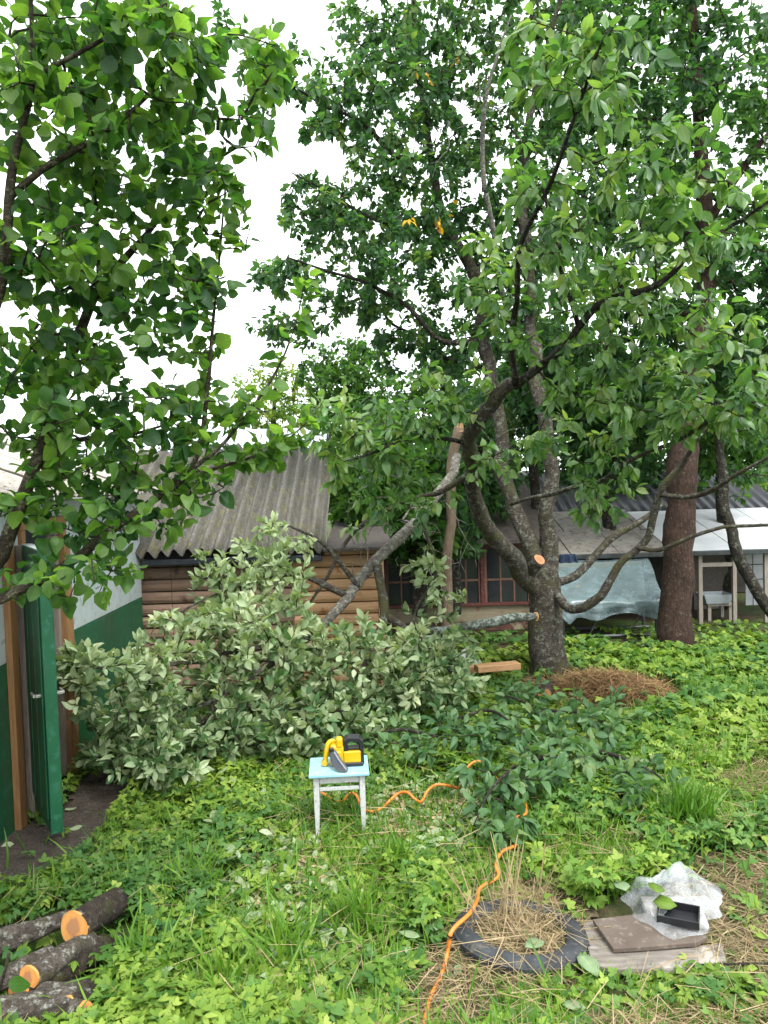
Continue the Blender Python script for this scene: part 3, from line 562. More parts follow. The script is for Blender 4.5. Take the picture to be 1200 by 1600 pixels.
# ------------------------------------------------------------------ long low lean-to on the far side
YL = 12.1
l = empty('lean_to', (5, YL+1, 0), 'long low lean-to with slab roof, dark edge beam and thin posts', 'lean-to')
x0, x1 = P(832, 864, YL)[0], P(1300, 864, YL)[0]; zl = P(1000, 866, YL)[2]; zb = P(1000, 806, 14.2)[2]; yb = 14.2
xs_ = P(1045, 850, YL)[0]
def slope_slab(xa, xb, ya, yb2, mat, name, dz=0):
    z0 = zl+(ya-YL)/(yb-YL)*(zb-zl)+dz; z1 = zl+(yb2-YL)/(yb-YL)*(zb-zl)+dz
    return MB().prism([(xa, ya, z0), (xb, ya, z0), (xb, yb2, z1), (xa, yb2, z1)], (0, 0, 0.03)).build(name, mat, l, bevel=0.006)
R_ = np.random.default_rng(3)
for r in range(2):
    xa = x0
    while xa < xs_-0.05:
        w_ = R_.uniform(0.55, 0.8); xb = min(xa+w_, xs_); slope_slab(xa+0.006, xb-0.006, YL-0.15+r*1.18, YL-0.15+(r+1)*1.18-0.012, M['slab'], 'roof_slab', 0.04+R_.uniform(0, 0.02)+r*0.015); xa = xb
xa = xs_
while xa < x1: slope_slab(xa+0.005, min(xa+1.0, x1)-0.005, YL-0.15, yb, M['white_sheet'], 'roof_sheet', 0.05+R_.uniform(0, 0.01)); xa += 1.0
MB().box2((x0-0.1, YL-0.2, zl-0.03), (x1, YL-0.14, zl+0.045)).build('edge_beam', M['dark_metal'], l, bevel=0.008)
for px in (1090, 1143, 1192, 1245):
    x = P(px, 900, YL)[0]; MB().box2((x-0.03, YL-0.12, 0), (x+0.03, YL-0.06, zl+0.05)).build('post', M['post'], l, bevel=0.004)
x = P(1090, 900, YL)[0]; xe = P(1143, 900, YL)[0]
MB().box2((x+0.032, YL-0.11, P(1115, 884, YL)[2]), (xe-0.032, YL-0.07, P(1115, 878, YL)[2])).build('rail', M['post'], l)
# brick back wall, white sheet wall
yk = 13.3; xa, xb = P(1084, 900, yk)[0], P(1138, 900, yk)[0]
MB().box2((xa, yk, 0), (xb, yk+0.12, zl+0.3)).build('brick_backing', M['mortar'], l)
br = MB().box((0, 0, 0), (0.235, 0.02, 0.066)); bo = None; k = 0; z = 0.04
while z < zl+0.2:
    off = 0.0 if k % 2 == 0 else 0.125; xx = xa+0.13+off
    while xx < xb-0.1:
        if bo is None: bo = br.build('brick', M['brick'], l, (0, 0, 0), bevel=0.004, seg=1); o = bo
        else: o = bo.copy(); C.objects.link(o)
        o.location = np.array([xx, yk-0.01, z])-ORG[l.name]; xx += 0.25
    z += 0.078; k += 1
MB().box2((x0, yk-0.02, 0), (xa-0.02, yk+0.05, zl+0.3)).build('back_wall', M['dark_in'], l)
xw = P(1152, 900, yk)[0]
for k in range(4): MB().box2((xw+k*0.82+0.004, yk-0.3, 0.1), (xw+(k+1)*0.82-0.004, yk-0.28, zl+0.25)).build('wall_sheet', M['white_sheet'], l)
for k in range(6): MB().tube([(xw+0.1+k*0.3, yk-0.36, 0), (xw+0.1+k*0.3, yk-0.36, zl+0.2)], 0.008, 5).build('wire_bar', M['dark_metal'], l)
for zz in (0.55, 0.8): MB().tube([(xw, yk-0.375, zz), (xw+2.5, yk-0.375, zz)], 0.008, 5).build('wire_bar', M['dark_metal'], l)
#@@OBJECTS
# ------------------------------------------------------------------ main forked cherry tree
R1 = np.random.default_rng(11)
base = G(858, 1050)
ct = empty('cherry_tree', (base[0], base[1], 0), 'forked cherry tree with lichen bark and sawn limbs in the middle of the garden', 'tree')
B = M['bark_cherry']; BD = M['bark_dark']
D0 = base[1]
trunk = limb_pts([(864, 1075, D0, 0.33), (858, 1040, D0, 0.245), (853, 990, D0, 0.21), (850, 940, D0, 0.2), (849, 905, D0, 0.185), (852, 880, D0, 0.16)])
stemR = limb_pts([(852, 935, D0, 0.1032), (858, 880, D0-0.02, 0.1075), (860, 800, D0, 0.1015), (856, 740, D0, 0.0963), (848, 660, D0, 0.0903), (836, 560, D0+0.1, 0.0817), (822, 420, D0+0.1, 0.0688), (818, 260, D0, 0.0516), (836, 150, D0, 0.0387), (866, 40, D0, 0.0258), (890, -60, D0, 0.0129)])
stemM = limb_pts([(842, 905, D0, 0.1118), (828, 850, D0+0.1, 0.1075), (806, 800, D0+0.2, 0.0989), (792, 740, D0+0.3, 0.0903), (784, 680, D0+0.4, 0.0860), (770, 600, D0+0.5, 0.0817), (756, 510, D0+0.5, 0.0774), (744, 440, D0+0.5, 0.0731), (716, 396, D0+0.4, 0.0688), (696, 340, D0+0.4, 0.0602), (672, 240, D0+0.3, 0.0473), (655, 110, D0+0.2, 0.0344), (640, -60, D0+0.2, 0.0172)])
stemL = limb_pts([(850, 930, D0, 0.1032), (826, 905, D0-0.15, 0.1118), (795, 872, D0-0.35, 0.1032), (765, 835, D0-0.6, 0.0946), (746, 790, D0-0.85, 0.0860), (738, 735, D0-1.2, 0.0774), (752, 670, D0-1.6, 0.0731), (782, 620, D0-1.9, 0.0671), (806, 598, D0-2.05, 0.0602)])
lA = limb_pts([(802, 602, D0-2.0, 0.0444), (860, 562, D0-2.4, 0.0370), (906, 510, D0-2.8, 0.0333), (962, 462, D0-3.2, 0.0259), (1040, 436, D0-3.6, 0.0207), (1100, 382, D0-3.9, 0.0163), (1190, 320, D0-4.2, 0.0104), (1260, 270, D0-4.3, 0.0052)])
lB = limb_pts([(806, 600, D0-2.05, 0.0370), (800, 545, D0-2.3, 0.0311), (806, 470, D0-2.6, 0.0266), (818, 380, D0-3.0, 0.0229), (850, 300, D0-3.4, 0.0192), (888, 190, D0-3.8, 0.0148), (920, 110, D0-4.1, 0.0104), (948, 50, D0-4.3, 0.0052)])
lC = limb_pts([(904, 512, D0-2.8, 0.0222), (884, 440, D0-3.0, 0.0178), (868, 360, D0-3.3, 0.0148), (852, 296, D0-3.5, 0.0104)])
lD = limb_pts([(866, 925, D0-0.1, 0.0555), (890, 950, D0-0.4, 0.0555), (925, 932, D0-0.6, 0.0518), (968, 888, D0-0.7, 0.0488), (1002, 848, D0-0.8, 0.0459), (1018, 800, D0-0.9, 0.0429), (1032, 762, D0-1.0, 0.0407), (1062, 728, D0-1.1, 0.0370), (1090, 690, D0-1.3, 0.0222), (1130, 640, D0-1.6, 0.0118)])
lE = limb_pts([(864, 912, D0+0.05, 0.0518), (896, 898, D0+0.1, 0.0488), (932, 866, D0+0.15, 0.0459), (962, 838, D0+0.2, 0.0444), (1000, 815, D0+0.2, 0.0333), (1036, 786, D0+0.2, 0.0222)])
lF = limb_pts([(996, 856, D0-0.8, 0.0296), (1030, 858, D0-1.0, 0.0266), (1070, 842, D0-1.2, 0.0244), (1130, 828, D0-1.4, 0.0207), (1210, 818, D0-1.6, 0.0163), (1290, 800, D0-1.8, 0.0074)])
lG = limb_pts([(1026, 772, D0-0.95, 0.0296), (1070, 776, D0-1.2, 0.0281), (1112, 764, D0-1.5, 0.0252), (1150, 738, D0-1.8, 0.0192), (1210, 700, D0-2.1, 0.0104)])
lH = limb_pts([(798, 788, D0-0.1, 0.0222), (830, 778, D0-0.5, 0.0237), (880, 770, D0-1.0, 0.0237), (940, 748, D0-1.5, 0.0222), (1000, 716, D0-2.0, 0.0192), (1070, 682, D0-2.5, 0.0163), (1150, 632, D0-3.0, 0.0118), (1230, 580, D0-3.4, 0.0059)])
lI = limb_pts([(744, 698, D0-1.4, 0.0259), (700, 686, D0-1.6, 0.0207), (650, 684, D0-1.8, 0.0163), (590, 706, D0-2.0, 0.0104), (540, 715, D0-2.2, 0.0052)])
lJ = limb_pts([(738, 738, D0-1.2, 0.0333), (690, 768, D0-1.1, 0.0311), (630, 790, D0-1.0, 0.0281), (566, 822, D0-1.0, 0.0259), (532, 862, D0-1.1, 0.0222), (500, 912, D0-1.2, 0.0178), (470, 960, D0-1.3, 0.0104)])
lK = limb_pts([(756, 535, D0+0.5, 0.0370), (690, 530, D0+0.2, 0.0333), (642, 486, D0-0.1, 0.0296), (600, 455, D0-0.3, 0.0252), (530, 430, D0-0.6, 0.0178), (450, 400, D0-0.9, 0.0089)])
lL = limb_pts([(768, 580, D0+0.5, 0.0333), (700, 560, D0+0.8, 0.0296), (660, 532, D0+0.9, 0.0252), (615, 506, D0+1.0, 0.0207), (574, 470, D0+1.0, 0.0148), (480, 490, D0+0.9, 0.0074)])
lM = limb_pts([(672, 250, D0+0.3, 0.0296), (610, 240, D0-0.1, 0.0266), (560, 190, D0-0.4, 0.0222), (500, 160, D0-0.7, 0.0178), (430, 115, D0-0.9, 0.0133), (350, 35, D0-1.1, 0.0067)])
lN = limb_pts([(698, 350, D0+0.4, 0.0296), (650, 350, D0+0.1, 0.0252), (590, 345, D0-0.2, 0.0207), (520, 310, D0-0.4, 0.0148), (455, 270, D0-0.6, 0.0074)])
lO = limb_pts([(822, 420, D0+0.1, 0.0370), (880, 370, D0+0.3, 0.0296), (950, 300, D0+0.5, 0.0222), (1050, 230, D0+0.7, 0.0111)])
stub = limb_pts([(826, 900, D0-0.1, 0.07), (832, 888, D0-0.22, 0.072), (836, 879, D0-0.36, 0.074)], 0.04)
for nm, lm, mt in (('trunk', trunk, B), ('limb', stemR, B), ('limb', stemM, B), ('limb', stemL, B), ('limb', lA, BD), ('limb', lB, BD), ('limb', lC, BD), ('limb', lD, B), ('limb', lE, B), ('limb', lF, B), ('limb', lG, B), ('limb', lH, B), ('limb', lI, BD), ('limb', lJ, B), ('limb', lK, BD), ('limb', lL, BD), ('limb', lM, BD), ('limb', lN, BD), ('limb', lO, BD), ('sawn_stub', stub, B)):
    limb_obj(nm, lm, mt, ct, 14 if lm[:, 3].max() > 0.06 else 8, 0.07, int(abs(lm[0, 0])*997) % 1000+len(lm))
def endgrain(name, c1, c2, heart, org):
    """sawn face: growth rings round the point org with a darker heart"""
    m, t, b = nodes(name); tc = N(t, 'ShaderNodeTexCoord'); mp = N(t, 'ShaderNodeVectorMath', operation='DISTANCE'); t.links.new(tc.outputs['Generated'], mp.inputs[0]); mp.inputs[1].default_value = org
    nz = N(t, 'ShaderNodeTexNoise', Scale=6.0, Detail=4.0); t.links.new(tc.outputs['Generated'], nz.inputs['Vector']); ad = N(t, 'ShaderNodeMath', operation='MULTIPLY_ADD'); t.links.new(nz.outputs['Fac'], ad.inputs[0]); ad.inputs[1].default_value = 0.22; t.links.new(mp.outputs['Value'], ad.inputs[2])
    col = ramp(t, ad.outputs[0], [(0.25, heart), (0.38, heart), (0.42, c1), (0.56, c2), (0.66, c1)])
    sn = N(t, 'ShaderNodeMath', operation='SINE'); ml = N(t, 'ShaderNodeMath', operation='MULTIPLY'); ml.inputs[1].default_value = 110; t.links.new(ad.outputs[0], ml.inputs[0]); t.links.new(ml.outputs[0], sn.inputs[0])
    col = mixc(t, ramp(t, sn.outputs[0], [(0.0, (0, 0, 0)), (1, (0.18, 0.18, 0.18))]), col, heart)
    t.links.new(col, b.inputs['Base Color']); b.inputs['Roughness'].default_value = 0.75; return m
M['cut'] = endgrain('sawn_cherry_wood', (0.46, 0.2, 0.045), (0.52, 0.25, 0.065), (0.3, 0.14, 0.06), (0.5, 0.5, 0.5))
M['cut_red'] = endgrain('sawn_red_wood', (0.32, 0.135, 0.055), (0.36, 0.165, 0.075), (0.28, 0.11, 0.045), (0.5, 0.5, 0.5))
M['torn'] = surf('torn_fresh_wood', (0.36, 0.21, 0.09), (0.5, 0.34, 0.18), 12, 0.7, (10, 10, 1.5), 0.8, 0.01)
def disc(name, c, nrmv, r, mat, parent, th=0.006, n=16, org=None, squash=1.0):
    nv = nrm(nrmv); a = nrm(np.cross(nv, [0.2, 0.1, 1])); b = np.cross(nv, a); th_ = np.arange(n)*2*pi/n; rr = r*(1+0.04*np.sin(3*th_+c[0]*9))
    ring = np.array(c)+rr[:, None]*(np.cos(th_)[:, None]*a*squash+np.sin(th_)[:, None]*b); V = np.vstack([ring-nv*0.01, ring+nv*th]); return MB().add(V, [tuple(range(n-1, -1, -1)), tuple(range(n, 2*n))]+[(i, (i+1) % n, n+(i+1) % n, n+i) for i in range(n)]).build(name, mat, parent, org)
d_ = stub[-1, :3]-stub[-2, :3]; disc('sawn_face', stub[-1, :3], d_, 0.07, M['cut_red'], ct)
# crowns: near, large-leaved boughs (towards the camera) and the high small-leaved crown
near_tips = np.vstack([blob(54, 935, 110, 110, 100, D0-4.2, 0.35, R1), blob(29, 850, 90, 70, 90, D0-4.0, 0.35, R1), blob(45, 1000, 330, 150, 110, D0-3.8, 0.4, R1), blob(32, 1130, 350, 90, 80, D0-4.1, 0.4, R1), blob(32, 830, 330, 90, 120, D0-3.3, 0.4, R1),
    blob(42, 980, 450, 150, 70, D0-3.2, 0.5, R1), blob(42, 870, 480, 110, 110, D0-2.7, 0.5, R1), blob(35, 760, 450, 60, 90, D0-2.4, 0.4, R1), blob(64, 1080, 640, 150, 55, D0-2.8, 0.5, R1), blob(29, 1190, 630, 60, 60, D0-3.2, 0.4, R1), blob(26, 940, 760, 70, 60, D0-1.8, 0.4, R1),
    blob(48, 620, 660, 110, 60, D0-1.9, 0.5, R1), blob(35, 700, 610, 80, 60, D0-1.9, 0.4, R1), blob(16, 770, 730, 60, 50, D0-1.5, 0.4, R1), blob(22, 590, 740, 90, 50, D0-1.7, 0.4, R1), blob(22, 900, 620, 90, 50, D0-2.3, 0.5, R1), blob(16, 860, 690, 70, 40, D0-1.9, 0.4, R1), blob(13, 660, 780, 60, 40, D0-1.4, 0.3, R1), blob(30, 1000, 570, 110, 50, D0-2.8, 0.5, R1), blob(30, 1120, 520, 90, 60, D0-3.2, 0.5, R1), blob(24, 960, 680, 90, 45, D0-2.0, 0.4, R1), blob(30, 1060, 250, 120, 90, D0-3.9, 0.4, R1)])
near_tips = np.vstack([near_tips, blob(36, 1070, 590, 70, 80, D0-2.4, 0.5, R1), blob(20, 1010, 500, 80, 60, D0-2.8, 0.4, R1)])
near_tips = np.vstack([near_tips, blob(44, 560, 690, 80, 80, D0-1.7, 0.5, R1), blob(24, 500, 650, 60, 40, D0-1.8, 0.4, R1), blob(16, 600, 800, 70, 40, D0-1.4, 0.3, R1)])
near_tips = thin(near_tips, 0.13)
far_tips = np.vstack([blob(456, 640, 150, 150, 210, D0+0.2, 1.3, R1), blob(285, 600, 370, 130, 110, D0, 1.1, R1), blob(91, 490, 330, 55, 70, D0-0.3, 0.7, R1), blob(76, 450, 430, 70, 40, D0-0.6, 0.5, R1), blob(65, 450, 510, 70, 35, D0+0.5, 0.5, R1), blob(76, 430, 120, 75, 60, D0-0.8, 0.4, R1), blob(27, 355, 45, 30, 40, D0-1.0, 0.3, R1), blob(76, 520, 180, 60, 60, D0-0.4, 0.6, R1),
    blob(285, 820, 150, 160, 200, D0+0.5, 1.3, R1), blob(285, 960, 220, 150, 180, D0+0.7, 1.2, R1), blob(228, 820, 420, 160, 130, D0+0.8, 1.0, R1), blob(133, 680, 540, 110, 60, D0+0.9, 0.7, R1), blob(95, 560, 470, 90, 40, D0+0.6, 0.6, R1), blob(228, 760, -120, 300, 120, D0, 1.6, R1)])
far_tips = np.vstack([far_tips, blob(150, 760, 330, 120, 130, D0+0.9, 0.8, R1), blob(90, 640, 60, 150, 90, D0+0.8, 0.8, R1), blob(60, 720, 480, 90, 60, D0+1.0, 0.6, R1)])
fx, fy, _ = proj(far_tips)     # the open strip of sky between the two trees
gap = (fx < 330) | ((fx < 440) & (fy > 190) & (fy < 380)) | ((fx < 545) & (fy > 215) & (fy < 262)) | ((fx < 500) & (fy < 60) & (fx > 390)) | ((fx < 500) & (fy > 470) & (fy < 486))
far_tips = thin(far_tips[~gap], 0.125)
OR = ORG[ct.name]
np_ = grow([lA, lB, lC, lD, lE, lF, lG, lH, lI, lJ, stemL[len(stemL)//2:]], near_tips, R1, 0.003)
fp_ = grow([stemR[len(stemR)//3:], stemM[len(stemM)//3:], lK, lL, lM, lN, lO], far_tips, R1, 0.004, 0.2)
mesh_obj('twigs', twig_mesh('twigs', np_, M['twig'], OR), ct)['kind'] = 'stuff'
mesh_obj('twigs', twig_mesh('twigs', fp_, BD, OR, 3), ct)['kind'] = 'stuff'
LN = Leaves(); twig_leaves(LN, np_, 10, 0.12, R1, 0.5, 0.8, 0.45, 0.8, 0.5, 0.45, (0.1, 0.95), 0.0)
rest = single_leaves(ct, LN.arrays(), T_CHERRY, M['cherry'], 300)
tag(mesh_obj('crown', leaf_mesh('crown', rest, T_CHERRY, M['cherry'], OR), ct), kind='stuff')
te = np.array([q[0][-1] for q in fp_]); tx_, ty2, td_ = proj(te); yl = [int(np.argmin(np.hypot(tx_-a, ty2-b)+30*(td_-td_.min()))) for a, b in ((690, 128), (656, 352), (672, 360), (710, 120), (722, 312))]
LY = Leaves(); twig_leaves(LY, [fp_[k] for k in yl], 7, 0.09, R1, 0.25, 0.7, 0.6, 0.8, 0.4, 0.4, (0, 0.98)); tag(mesh_obj('yellow_leaves', leaf_mesh('yellow_leaves', LY.arrays(), T_SMALL, M['yellowleaf'], OR), ct), kind='stuff')
LF = Leaves(); twig_leaves(LF, [q for k, q in enumerate(fp_) if k not in yl], 17, 0.098, R1, 0.75, 0.7, 0.4, 0.9, 0.4, 0.5, (0, 1), 0.0)
tag(mesh_obj('crown', leaf_mesh('crown', LF.arrays(), T_SMALL, M['cherry_far'], OR), ct), kind='stuff')
# bare dead twigs in front of the high crown
dl = limb_pts([(757, 300, D0-0.5, 0.03), (752, 220, D0-0.7, 0.028), (756, 150, D0-0.9, 0.022), (776, 80, D0-1.0, 0.014), (800, 20, D0-1.1, 0.007)]); dl0 = limb_pts([(790, 480, D0+0.2, 0.03), (772, 400, D0-0.1, 0.03), (757, 300, D0-0.5, 0.03)])
for q in (dl, dl0): limb_obj('dead_limb', q, M['dead'], ct, 8, 0.06, 5)
dt = grow([dl], np.vstack([blob(26, 740, 120, 110, 120, D0-0.9, 0.5, R1), blob(12, 700, 230, 80, 60, D0-0.8, 0.4, R1)]), R1, 0.0028)
mesh_obj('dead_twigs', twig_mesh('dead_twigs', dt, M['dead'], OR, 3), ct)['kind'] = 'stuff'

# ------------------------------------------------------------------ snapped tree and its fallen top
bs = G(704, 1030); DS = bs[1]
sn = empty('snapped_tree', (bs[0], bs[1], 0), 'broken tree stump with a torn yellow top beside the fallen branch', 'tree')
sl = limb_pts([(706, 1045, DS, 0.09), (702, 960, DS, 0.07), (700, 860, DS-0.05, 0.064), (703, 780, DS-0.1, 0.062), (708, 720, DS-0.15, 0.064), (713, 672, DS-0.2, 0.062)])
limb_obj('trunk', sl, surf('brown_stump_bark', (0.1, 0.07, 0.045), (0.2, 0.15, 0.1), 5, 0.9, (10, 10, 2), 0.8, 0.015), sn, 12, 0.05, 4)
for k in range(7):
    a = k*0.9; tp = sl[-1, :3]; MB().prism([tp+np.array([0.06*cos(a), 0.06*sin(a), -0.06]), tp+np.array([0.06*cos(a+0.8), 0.06*sin(a+0.8), -0.06]), tp+np.array([0.055*cos(a+0.4), 0.055*sin(a+0.4), 0.07+0.06*(k*37 % 5)/5])], (-0.03*cos(a+0.4), -0.03*sin(a+0.4), 0)).build('splinter', M['torn'], sn)
ft = empty('fallen_branch', (G(420, 1150)[0], G(420, 1150)[1], 0), 'huge fallen branch with pale upturned leaves lying before the log shed', 'branch')
DH = 9.3
fl = limb_pts([(714, 712, 9.7, 0.0480), (704, 744, 9.4, 0.0624), (674, 786, 9.0, 0.0640), (626, 843, 8.4, 0.0624), (578, 896, 8.05, 0.0560), (540, 932, 7.8, 0.0496), (490, 985, 7.5, 0.0400), (430, 1035, 7.2, 0.0320), (350, 1085, 6.8, 0.0224), (260, 1130, 6.4, 0.0120)])
f8 = limb_pts([(350, 1085, DH-2.8, 0.025), (300, 1150, 6.6, 0.02), (240, 1190, 6.2, 0.012), (190, 1220, 5.95, 0.006)]); f9 = limb_pts([(480, 1160, DH-2.3, 0.02), (420, 1160, 6.5, 0.015), (360, 1170, 6.25, 0.008)])
f2 = limb_pts([(590, 884, DH-1.2, 0.045), (600, 960, DH-1.4, 0.045), (575, 1040, DH-1.7, 0.04), (530, 1110, DH-2.0, 0.03), (480, 1160, DH-2.3, 0.015)])
f3 = limb_pts([(540, 930, DH-1.5, 0.04), (470, 900, DH-1.7, 0.03), (400, 905, DH-1.9, 0.022), (330, 930, DH-2.2, 0.015), (270, 960, DH-2.4, 0.007)])
f4 = limb_pts([(490, 985, DH-1.9, 0.035), (400, 1010, DH-2.3, 0.03), (310, 1030, DH-2.7, 0.022), (220, 1040, DH-3.0, 0.015), (130, 1050, DH-3.3, 0.007)])
f5 = limb_pts([(655, 810, DH-0.8, 0.025), (672, 850, DH-0.9, 0.022), (682, 900, DH-1.0, 0.018), (650, 950, DH-1.1, 0.014), (640, 1000, DH-1.2, 0.008)])
f6 = limb_pts([(560, 916, DH-1.4, 0.03), (500, 850, DH-1.6, 0.02), (450, 825, DH-1.7, 0.01)])
f7 = limb_pts([(600, 960, DH-1.4, 0.035), (660, 1000, DH-1.5, 0.03), (710, 1050, DH-1.6, 0.018), (745, 1090, DH-1.7, 0.008)])
limb_obj('limb', fl, M['bark_pale'], ft, 12, 0.06, 3)
for q in (f2, f3, f4, f5, f6, f7, f8, f9): limb_obj('limb', q, M['bark_cherry'], ft, 8, 0.06, len(q))
R2 = np.random.default_rng(5)
ht = np.vstack([blob(80, 200, 1110, 100, 100, DH-3.3, 0.4, R2), blob(166, 310, 1050, 130, 150, DH-2.7, 0.6, R2), blob(60, 350, 950, 110, 70, DH-2.2, 0.45, R2), blob(12, 430, 860, 70, 50, DH-1.8, 0.3, R2), blob(140, 450, 1000, 130, 130, DH-2.3, 0.5, R2), blob(175, 500, 1090, 130, 110, DH-2.3, 0.5, R2), blob(105, 600, 1060, 100, 110, DH-1.9, 0.5, R2),
    blob(88, 690, 1050, 65, 90, DH-1.6, 0.4, R2), blob(24, 670, 930, 70, 60, DH-1.2, 0.3, R2), blob(18, 620, 860, 60, 40, DH-1.0, 0.3, R2), blob(52, 400, 1150, 120, 60, DH-3.0, 0.35, R2), blob(42, 250, 1190, 80, 50, DH-3.6, 0.3, R2), blob(21, 120, 1040, 40, 40, DH-3.4, 0.25, R2), blob(35, 560, 1150, 120, 40, DH-2.7, 0.3, R2)])
ht = np.vstack([ht, blob(60, 190, 1150, 90, 70, 6.3, 0.3, R2), blob(60, 310, 1160, 110, 60, 6.3, 0.3, R2), blob(60, 440, 1150, 110, 55, 6.4, 0.3, R2), blob(40, 560, 1135, 90, 45, 6.6, 0.3, R2), blob(30, 220, 1210, 70, 40, 5.95, 0.2, R2), blob(40, 680, 1080, 80, 60, 7.3, 0.3, R2), blob(24, 110, 1040, 50, 40, 6.5, 0.25, R2)])
ht = np.vstack([ht, blob(50, 390, 900, 110, 55, 7.4, 0.3, R2), blob(20, 440, 850, 60, 45, 7.6, 0.2, R2), blob(30, 290, 970, 80, 50, 7.0, 0.3, R2)])
ht = thin(ht[ht[:, 2] > 0.09], 0.11)
hx_, hy_, _ = proj(ht); lim_d = np.min(np.hypot(hx_[:, None]-np.linspace(700, 545, 40)[None], hy_[:, None]-np.linspace(750, 925, 40)[None]), axis=1)
ht = ht[(lim_d > 38) & ~((hx_ > 440) & (hx_ < 700) & (hy_ < 830+0.0*hx_)) & ~((hx_ < 300) & (hy_ < 960)) & ~((hx_ > 480) & (hx_ < 620) & (hy_ < 945))]
hp = grow([fl, f2, f3, f4, f5, f6, f7, f8, f9], ht, R2, 0.0032)
mesh_obj('twigs', twig_mesh('twigs', hp, M['twig'], ORG[ft.name]), ft)['kind'] = 'stuff'
LH = Leaves(); twig_leaves(LH, hp, 16, 0.094, R2, 0.5, 0.25, -0.25, 0.75, 0.75, 0.6, (0.05, 0.98), 0.0)
arr = LH.arrays(); k = arr[0][:, 2] > 0.03; arr = tuple(a[k] for a in arr)
low = np.clip((arr[0][:, 2]-0.1)/1.3, 0, 1); pick = R2.uniform(0, 1, len(low)) < 0.62+0.38*low     # upturned pale leaves on top, green ones turned over below
aP = tuple(a[pick] for a in arr); aG = tuple(a[~pick] for a in arr)
rest = single_leaves(ft, aP, T_CHERRY, M['pale'], 300)
tag(mesh_obj('foliage', leaf_mesh('foliage', rest, T_CHERRY, M['pale'], ORG[ft.name]), ft), kind='stuff')
tag(mesh_obj('foliage', leaf_mesh('foliage', aG, T_CHERRY, M['wilt'], ORG[ft.name]), ft), kind='stuff')
# sawn horizontal limb with lichen, its cut end at the trunk
sb = empty('sawn_limb', (*P(740, 975, D0-0.45)[:2], 0), 'horizontal lichened limb with fresh sawn end against the forked tree', 'branch')
sq = limb_pts([(838, 963, D0-0.42, 0.042), (800, 966, D0-0.48, 0.05), (740, 974, D0-0.6, 0.05), (690, 984, D0-0.7, 0.045), (640, 1000, D0-0.8, 0.035), (600, 1050, D0-0.9, 0.02)])
limb_obj('limb', sq, bark_mat('green_lichen_bark', (0.06, 0.06, 0.05), (0.16, 0.17, 0.14), (0.3, 0.36, 0.3), 0.7), sb, 10, 0.06, 8)
disc('sawn_face', sq[0, :3], (1, -0.75, 0.1), 0.05, M['cut'], sb)

R4 = np.random.default_rng(91); tg = grow([lJ, lI, sl[len(sl)//2:], fl[:len(fl)//2]], np.vstack([blob(40, 640, 800, 100, 90, 9.0, 0.5, R4), blob(30, 700, 880, 90, 90, 9.2, 0.4, R4), blob(24, 560, 850, 70, 60, 8.0, 0.3, R4), blob(16, 760, 700, 80, 60, 8.4, 0.4, R4)]), R4, 0.0028, 0.14)
mesh_obj('bare_twigs', twig_mesh('bare_twigs', tg, M['dead'], ORG[ft.name], 4), ft)['kind'] = 'stuff'
# ------------------------------------------------------------------ tall red-barked tree, leaning tree, background trees
def tree(name, label, base, stem, blobs, mat, bark, per, size, seed, group=None, tpl=T_TINY, extra=(), span=0.8, rtip=0.005, nleaf=5, yel=0.0):
    R = np.random.default_rng(seed); t = empty(name, (base[0], base[1], 0), label, 'tree', group)
    l0 = limb_pts(stem); limbs = [l0]+[limb_pts(e) for e in extra]
    for i, q in enumerate(limbs): limb_obj('trunk' if i == 0 else 'limb', q, bark, t, 14 if i == 0 else 8, 0.05, seed+i)
    tips = np.vstack([blob(*b, R) for b in blobs]); tips = thin(tips[tips[:, 2] > 0.25], 0.14); ps = grow([q[len(q)//4:] for q in limbs], tips, R, rtip, 0.25)
    mesh_obj('twigs', twig_mesh('twigs', ps, bark, ORG[t.name], 3), t)['kind'] = 'stuff'
    L = Leaves(); twig_leaves(L, ps, per, size, R, span, 0.6, 0.35, 0.9, 0.4, 0.55, (0, 1), yel)
    tag(mesh_obj('crown', leaf_mesh('crown', L.arrays(), tpl, mat, ORG[t.name]), t), kind='stuff'); return t
b2 = G(1056, 1010); DT = b2[1]
tree('tall_tree', 'tall thick tree with red-brown fissured bark before the lean-to', b2,
     [(1050, 1030, DT, 0.31), (1053, 1000, DT, 0.255), (1059, 930, DT, 0.215), (1062, 840, DT, 0.2), (1066, 740, DT, 0.19), (1074, 640, DT+0.1, 0.17), (1088, 540, DT+0.2, 0.145), (1102, 460, DT+0.3, 0.13), (1102, 340, DT+0.4, 0.11), (1092, 180, DT+0.5, 0.085), (1080, 0, DT+0.6, 0.07), (1070, -160, DT+0.6, 0.03)],
     [(430, 1060, 110, 230, 190, DT+0.6, 1.9), (230, 1030, 380, 180, 120, DT+0.9, 1.6), (160, 900, 60, 160, 160, DT+1.0, 1.5), (100, 1260, 200, 120, 200, DT+0.8, 1.5), (170, 1200, 420, 90, 110, DT+0.9, 1.3), (150, 1180, 560, 100, 90, DT+1.0, 1.2), (300, 1060, 560, 170, 90, DT+1.4, 1.0), (130, 1040, -120, 260, 130, DT+0.6, 1.8)],
     M['maple'], M['bark_red'], 18, 0.13, 31, tpl=T_SMALL, extra=[[(1098, 400, DT+0.3, 0.08), (1040, 300, DT-0.2, 0.06), (980, 190, DT-0.3, 0.04), (930, 90, DT, 0.02)], [(1098, 360, DT+0.4, 0.08), (1150, 270, DT, 0.05), (1230, 180, DT, 0.03)], [(1090, 500, DT+0.2, 0.06), (1020, 470, DT+0.8, 0.04), (950, 440, DT+1.2, 0.02)]])
